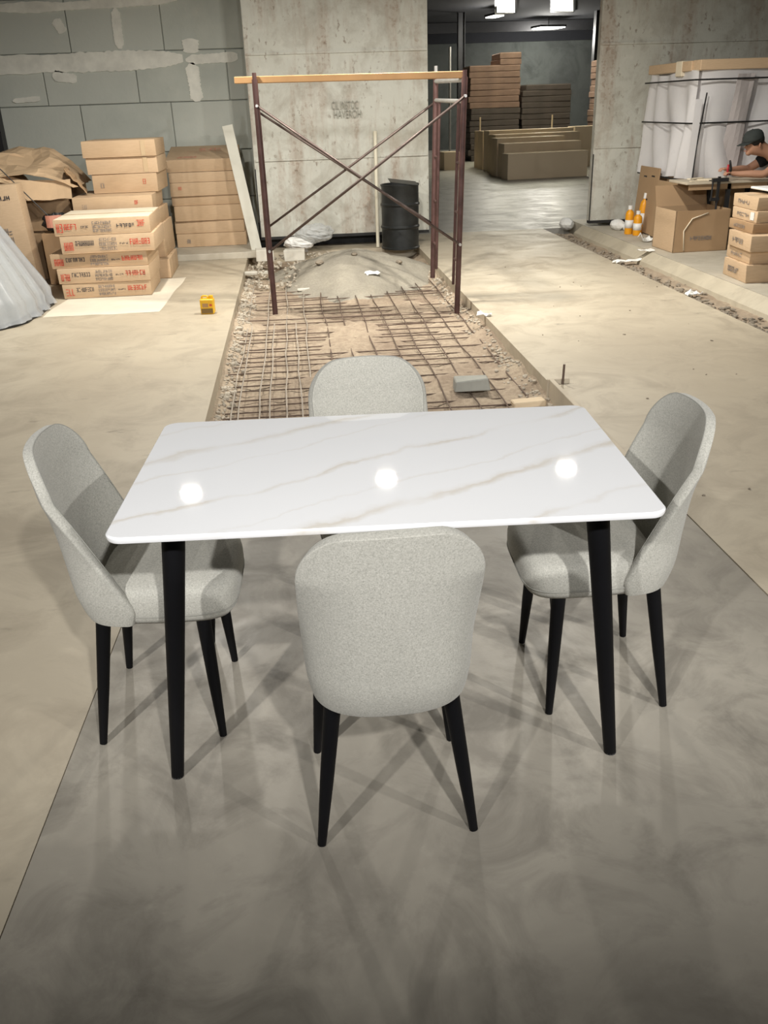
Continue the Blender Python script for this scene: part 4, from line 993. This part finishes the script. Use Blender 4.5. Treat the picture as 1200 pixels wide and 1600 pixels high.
# ------------------------------------------------------------------ far hall
GF = 'long cartons standing in a row in the far hall'
lens = [(20.75, .55, 1.95), (21.35, .74, 1.9), (21.9, .84, 1.7), (22.5, .90, 2.2), (23.1, .88, 2.0), (23.7, .96, 2.3), (24.4, .94, 2.0), (25.1, .92, 2.1)]
rng = random.Random(12)
for k, (y0, h, w) in enumerate(lens):
    x0 = 4.83+(y0-20.75)*.06+rng.uniform(-.06, .06)
    carton(x0, x0+w, y0, .40, 0, h, 'long carton standing on edge, %s of the row in the far hall' % (['front', 'second', 'third', 'fourth', 'fifth', 'sixth', 'seventh', 'rearmost'][k]), R(8)+rng.uniform(-.02, .02), 'cardboard_far', GF, True)
carton(7.35, 8.1, 23.9, .5, 0, .98, 'carton at the right end of the far hall row', R(6), 'cardboard_far')
carton(4.05, 4.5, 24.6, .5, 0, .45, 'small carton left of the long cartons in the far hall', R(6), 'cardboard_far')
for (px, z_, lb) in ((750, .98, 'thin upright stick behind the far cartons, left'), (862, 1.05, 'thin upright stick behind the far cartons, right')):
    p = aty(px, 205, 25.9); o = MB().tube([(p.x, 25.9, 0), (p.x, 25.9, 1.25)], .022, 8).build('wooden_stick', M['board_tan']); tag(o, lb, 'stick')
FO = ['bottom one', 'second from bottom', 'third from bottom', 'fourth from bottom', 'fifth from bottom', 'sixth from bottom', 'seventh from bottom', 'eighth from bottom', 'ninth from bottom']+['tenth from bottom', 'eleventh from bottom', 'twelfth from bottom', 'thirteenth from bottom', 'fourteenth from bottom', 'fifteenth from bottom', 'sixteenth from bottom', 'seventeenth from bottom', 'topmost']
def far_stack(x0, x1, y0, layers, h, mat, label, group, d=1.2, seed=1):
    rg = random.Random(seed); z = 0
    for k in range(layers):
        s_ = rg.uniform(-.04, .04); m_ = mat(z) if callable(mat) else mat
        xa, xb = (x0(z) if callable(x0) else x0)+s_, x1+s_*.6
        t_ = thing('flat_carton', label % FO[k], 'carton', ((xa+xb)/2, y0+d/2, z), rg.uniform(-.02, .02), group)
        MB().lim((-(xb-xa)/2, -d/2, 0), ((xb-xa)/2, d/2, h-.012)).build('body', M[m_], t_, .012, 1)
        MB().lim((-(xb-xa)/2+.02, -d/2+.02, h-.012), ((xb-xa)/2-.02, d/2-.02, h)).build('lid', M[m_], t_)
        z += h
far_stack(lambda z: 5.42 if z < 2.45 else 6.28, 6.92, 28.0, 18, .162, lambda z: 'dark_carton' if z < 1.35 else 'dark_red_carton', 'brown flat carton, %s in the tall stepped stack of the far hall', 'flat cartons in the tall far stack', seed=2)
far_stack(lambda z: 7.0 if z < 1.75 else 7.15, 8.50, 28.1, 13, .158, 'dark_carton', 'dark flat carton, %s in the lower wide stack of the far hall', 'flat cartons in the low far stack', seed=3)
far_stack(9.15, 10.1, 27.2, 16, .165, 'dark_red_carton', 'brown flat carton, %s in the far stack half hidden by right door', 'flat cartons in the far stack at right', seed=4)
for (px, y0, w, lb) in ((720, 31.0, .22, 'dark steel column in the far hall, left'), (928, 31.5, .25, 'dark steel column in the far hall, right'), (703, 30.0, .06, 'thin grey pipe rising before the far wall')):
    p = aty(px, 150, y0)
    if w > .1:
        o = thing('steel_column', lb, 'column', (p.x, y0, 0)); MB().lim((-w/2, -.012, 0), (w/2, .012, CEIL)).build('web', M['dark_steel'], o); MB().lim((-w/2, -w/2, 0), (-w/2+.02, w/2, CEIL)).build('flange', M['dark_steel'], o); MB().lim((w/2-.02, -w/2, 0), (w/2, w/2, CEIL)).build('flange', M['dark_steel'], o)
    else:
        o = MB().tube([(p.x, y0, 0), (p.x, y0, 3.2)], .04, 10).build('pipe', M['bright_steel']); tag(o, lb, 'pipe')
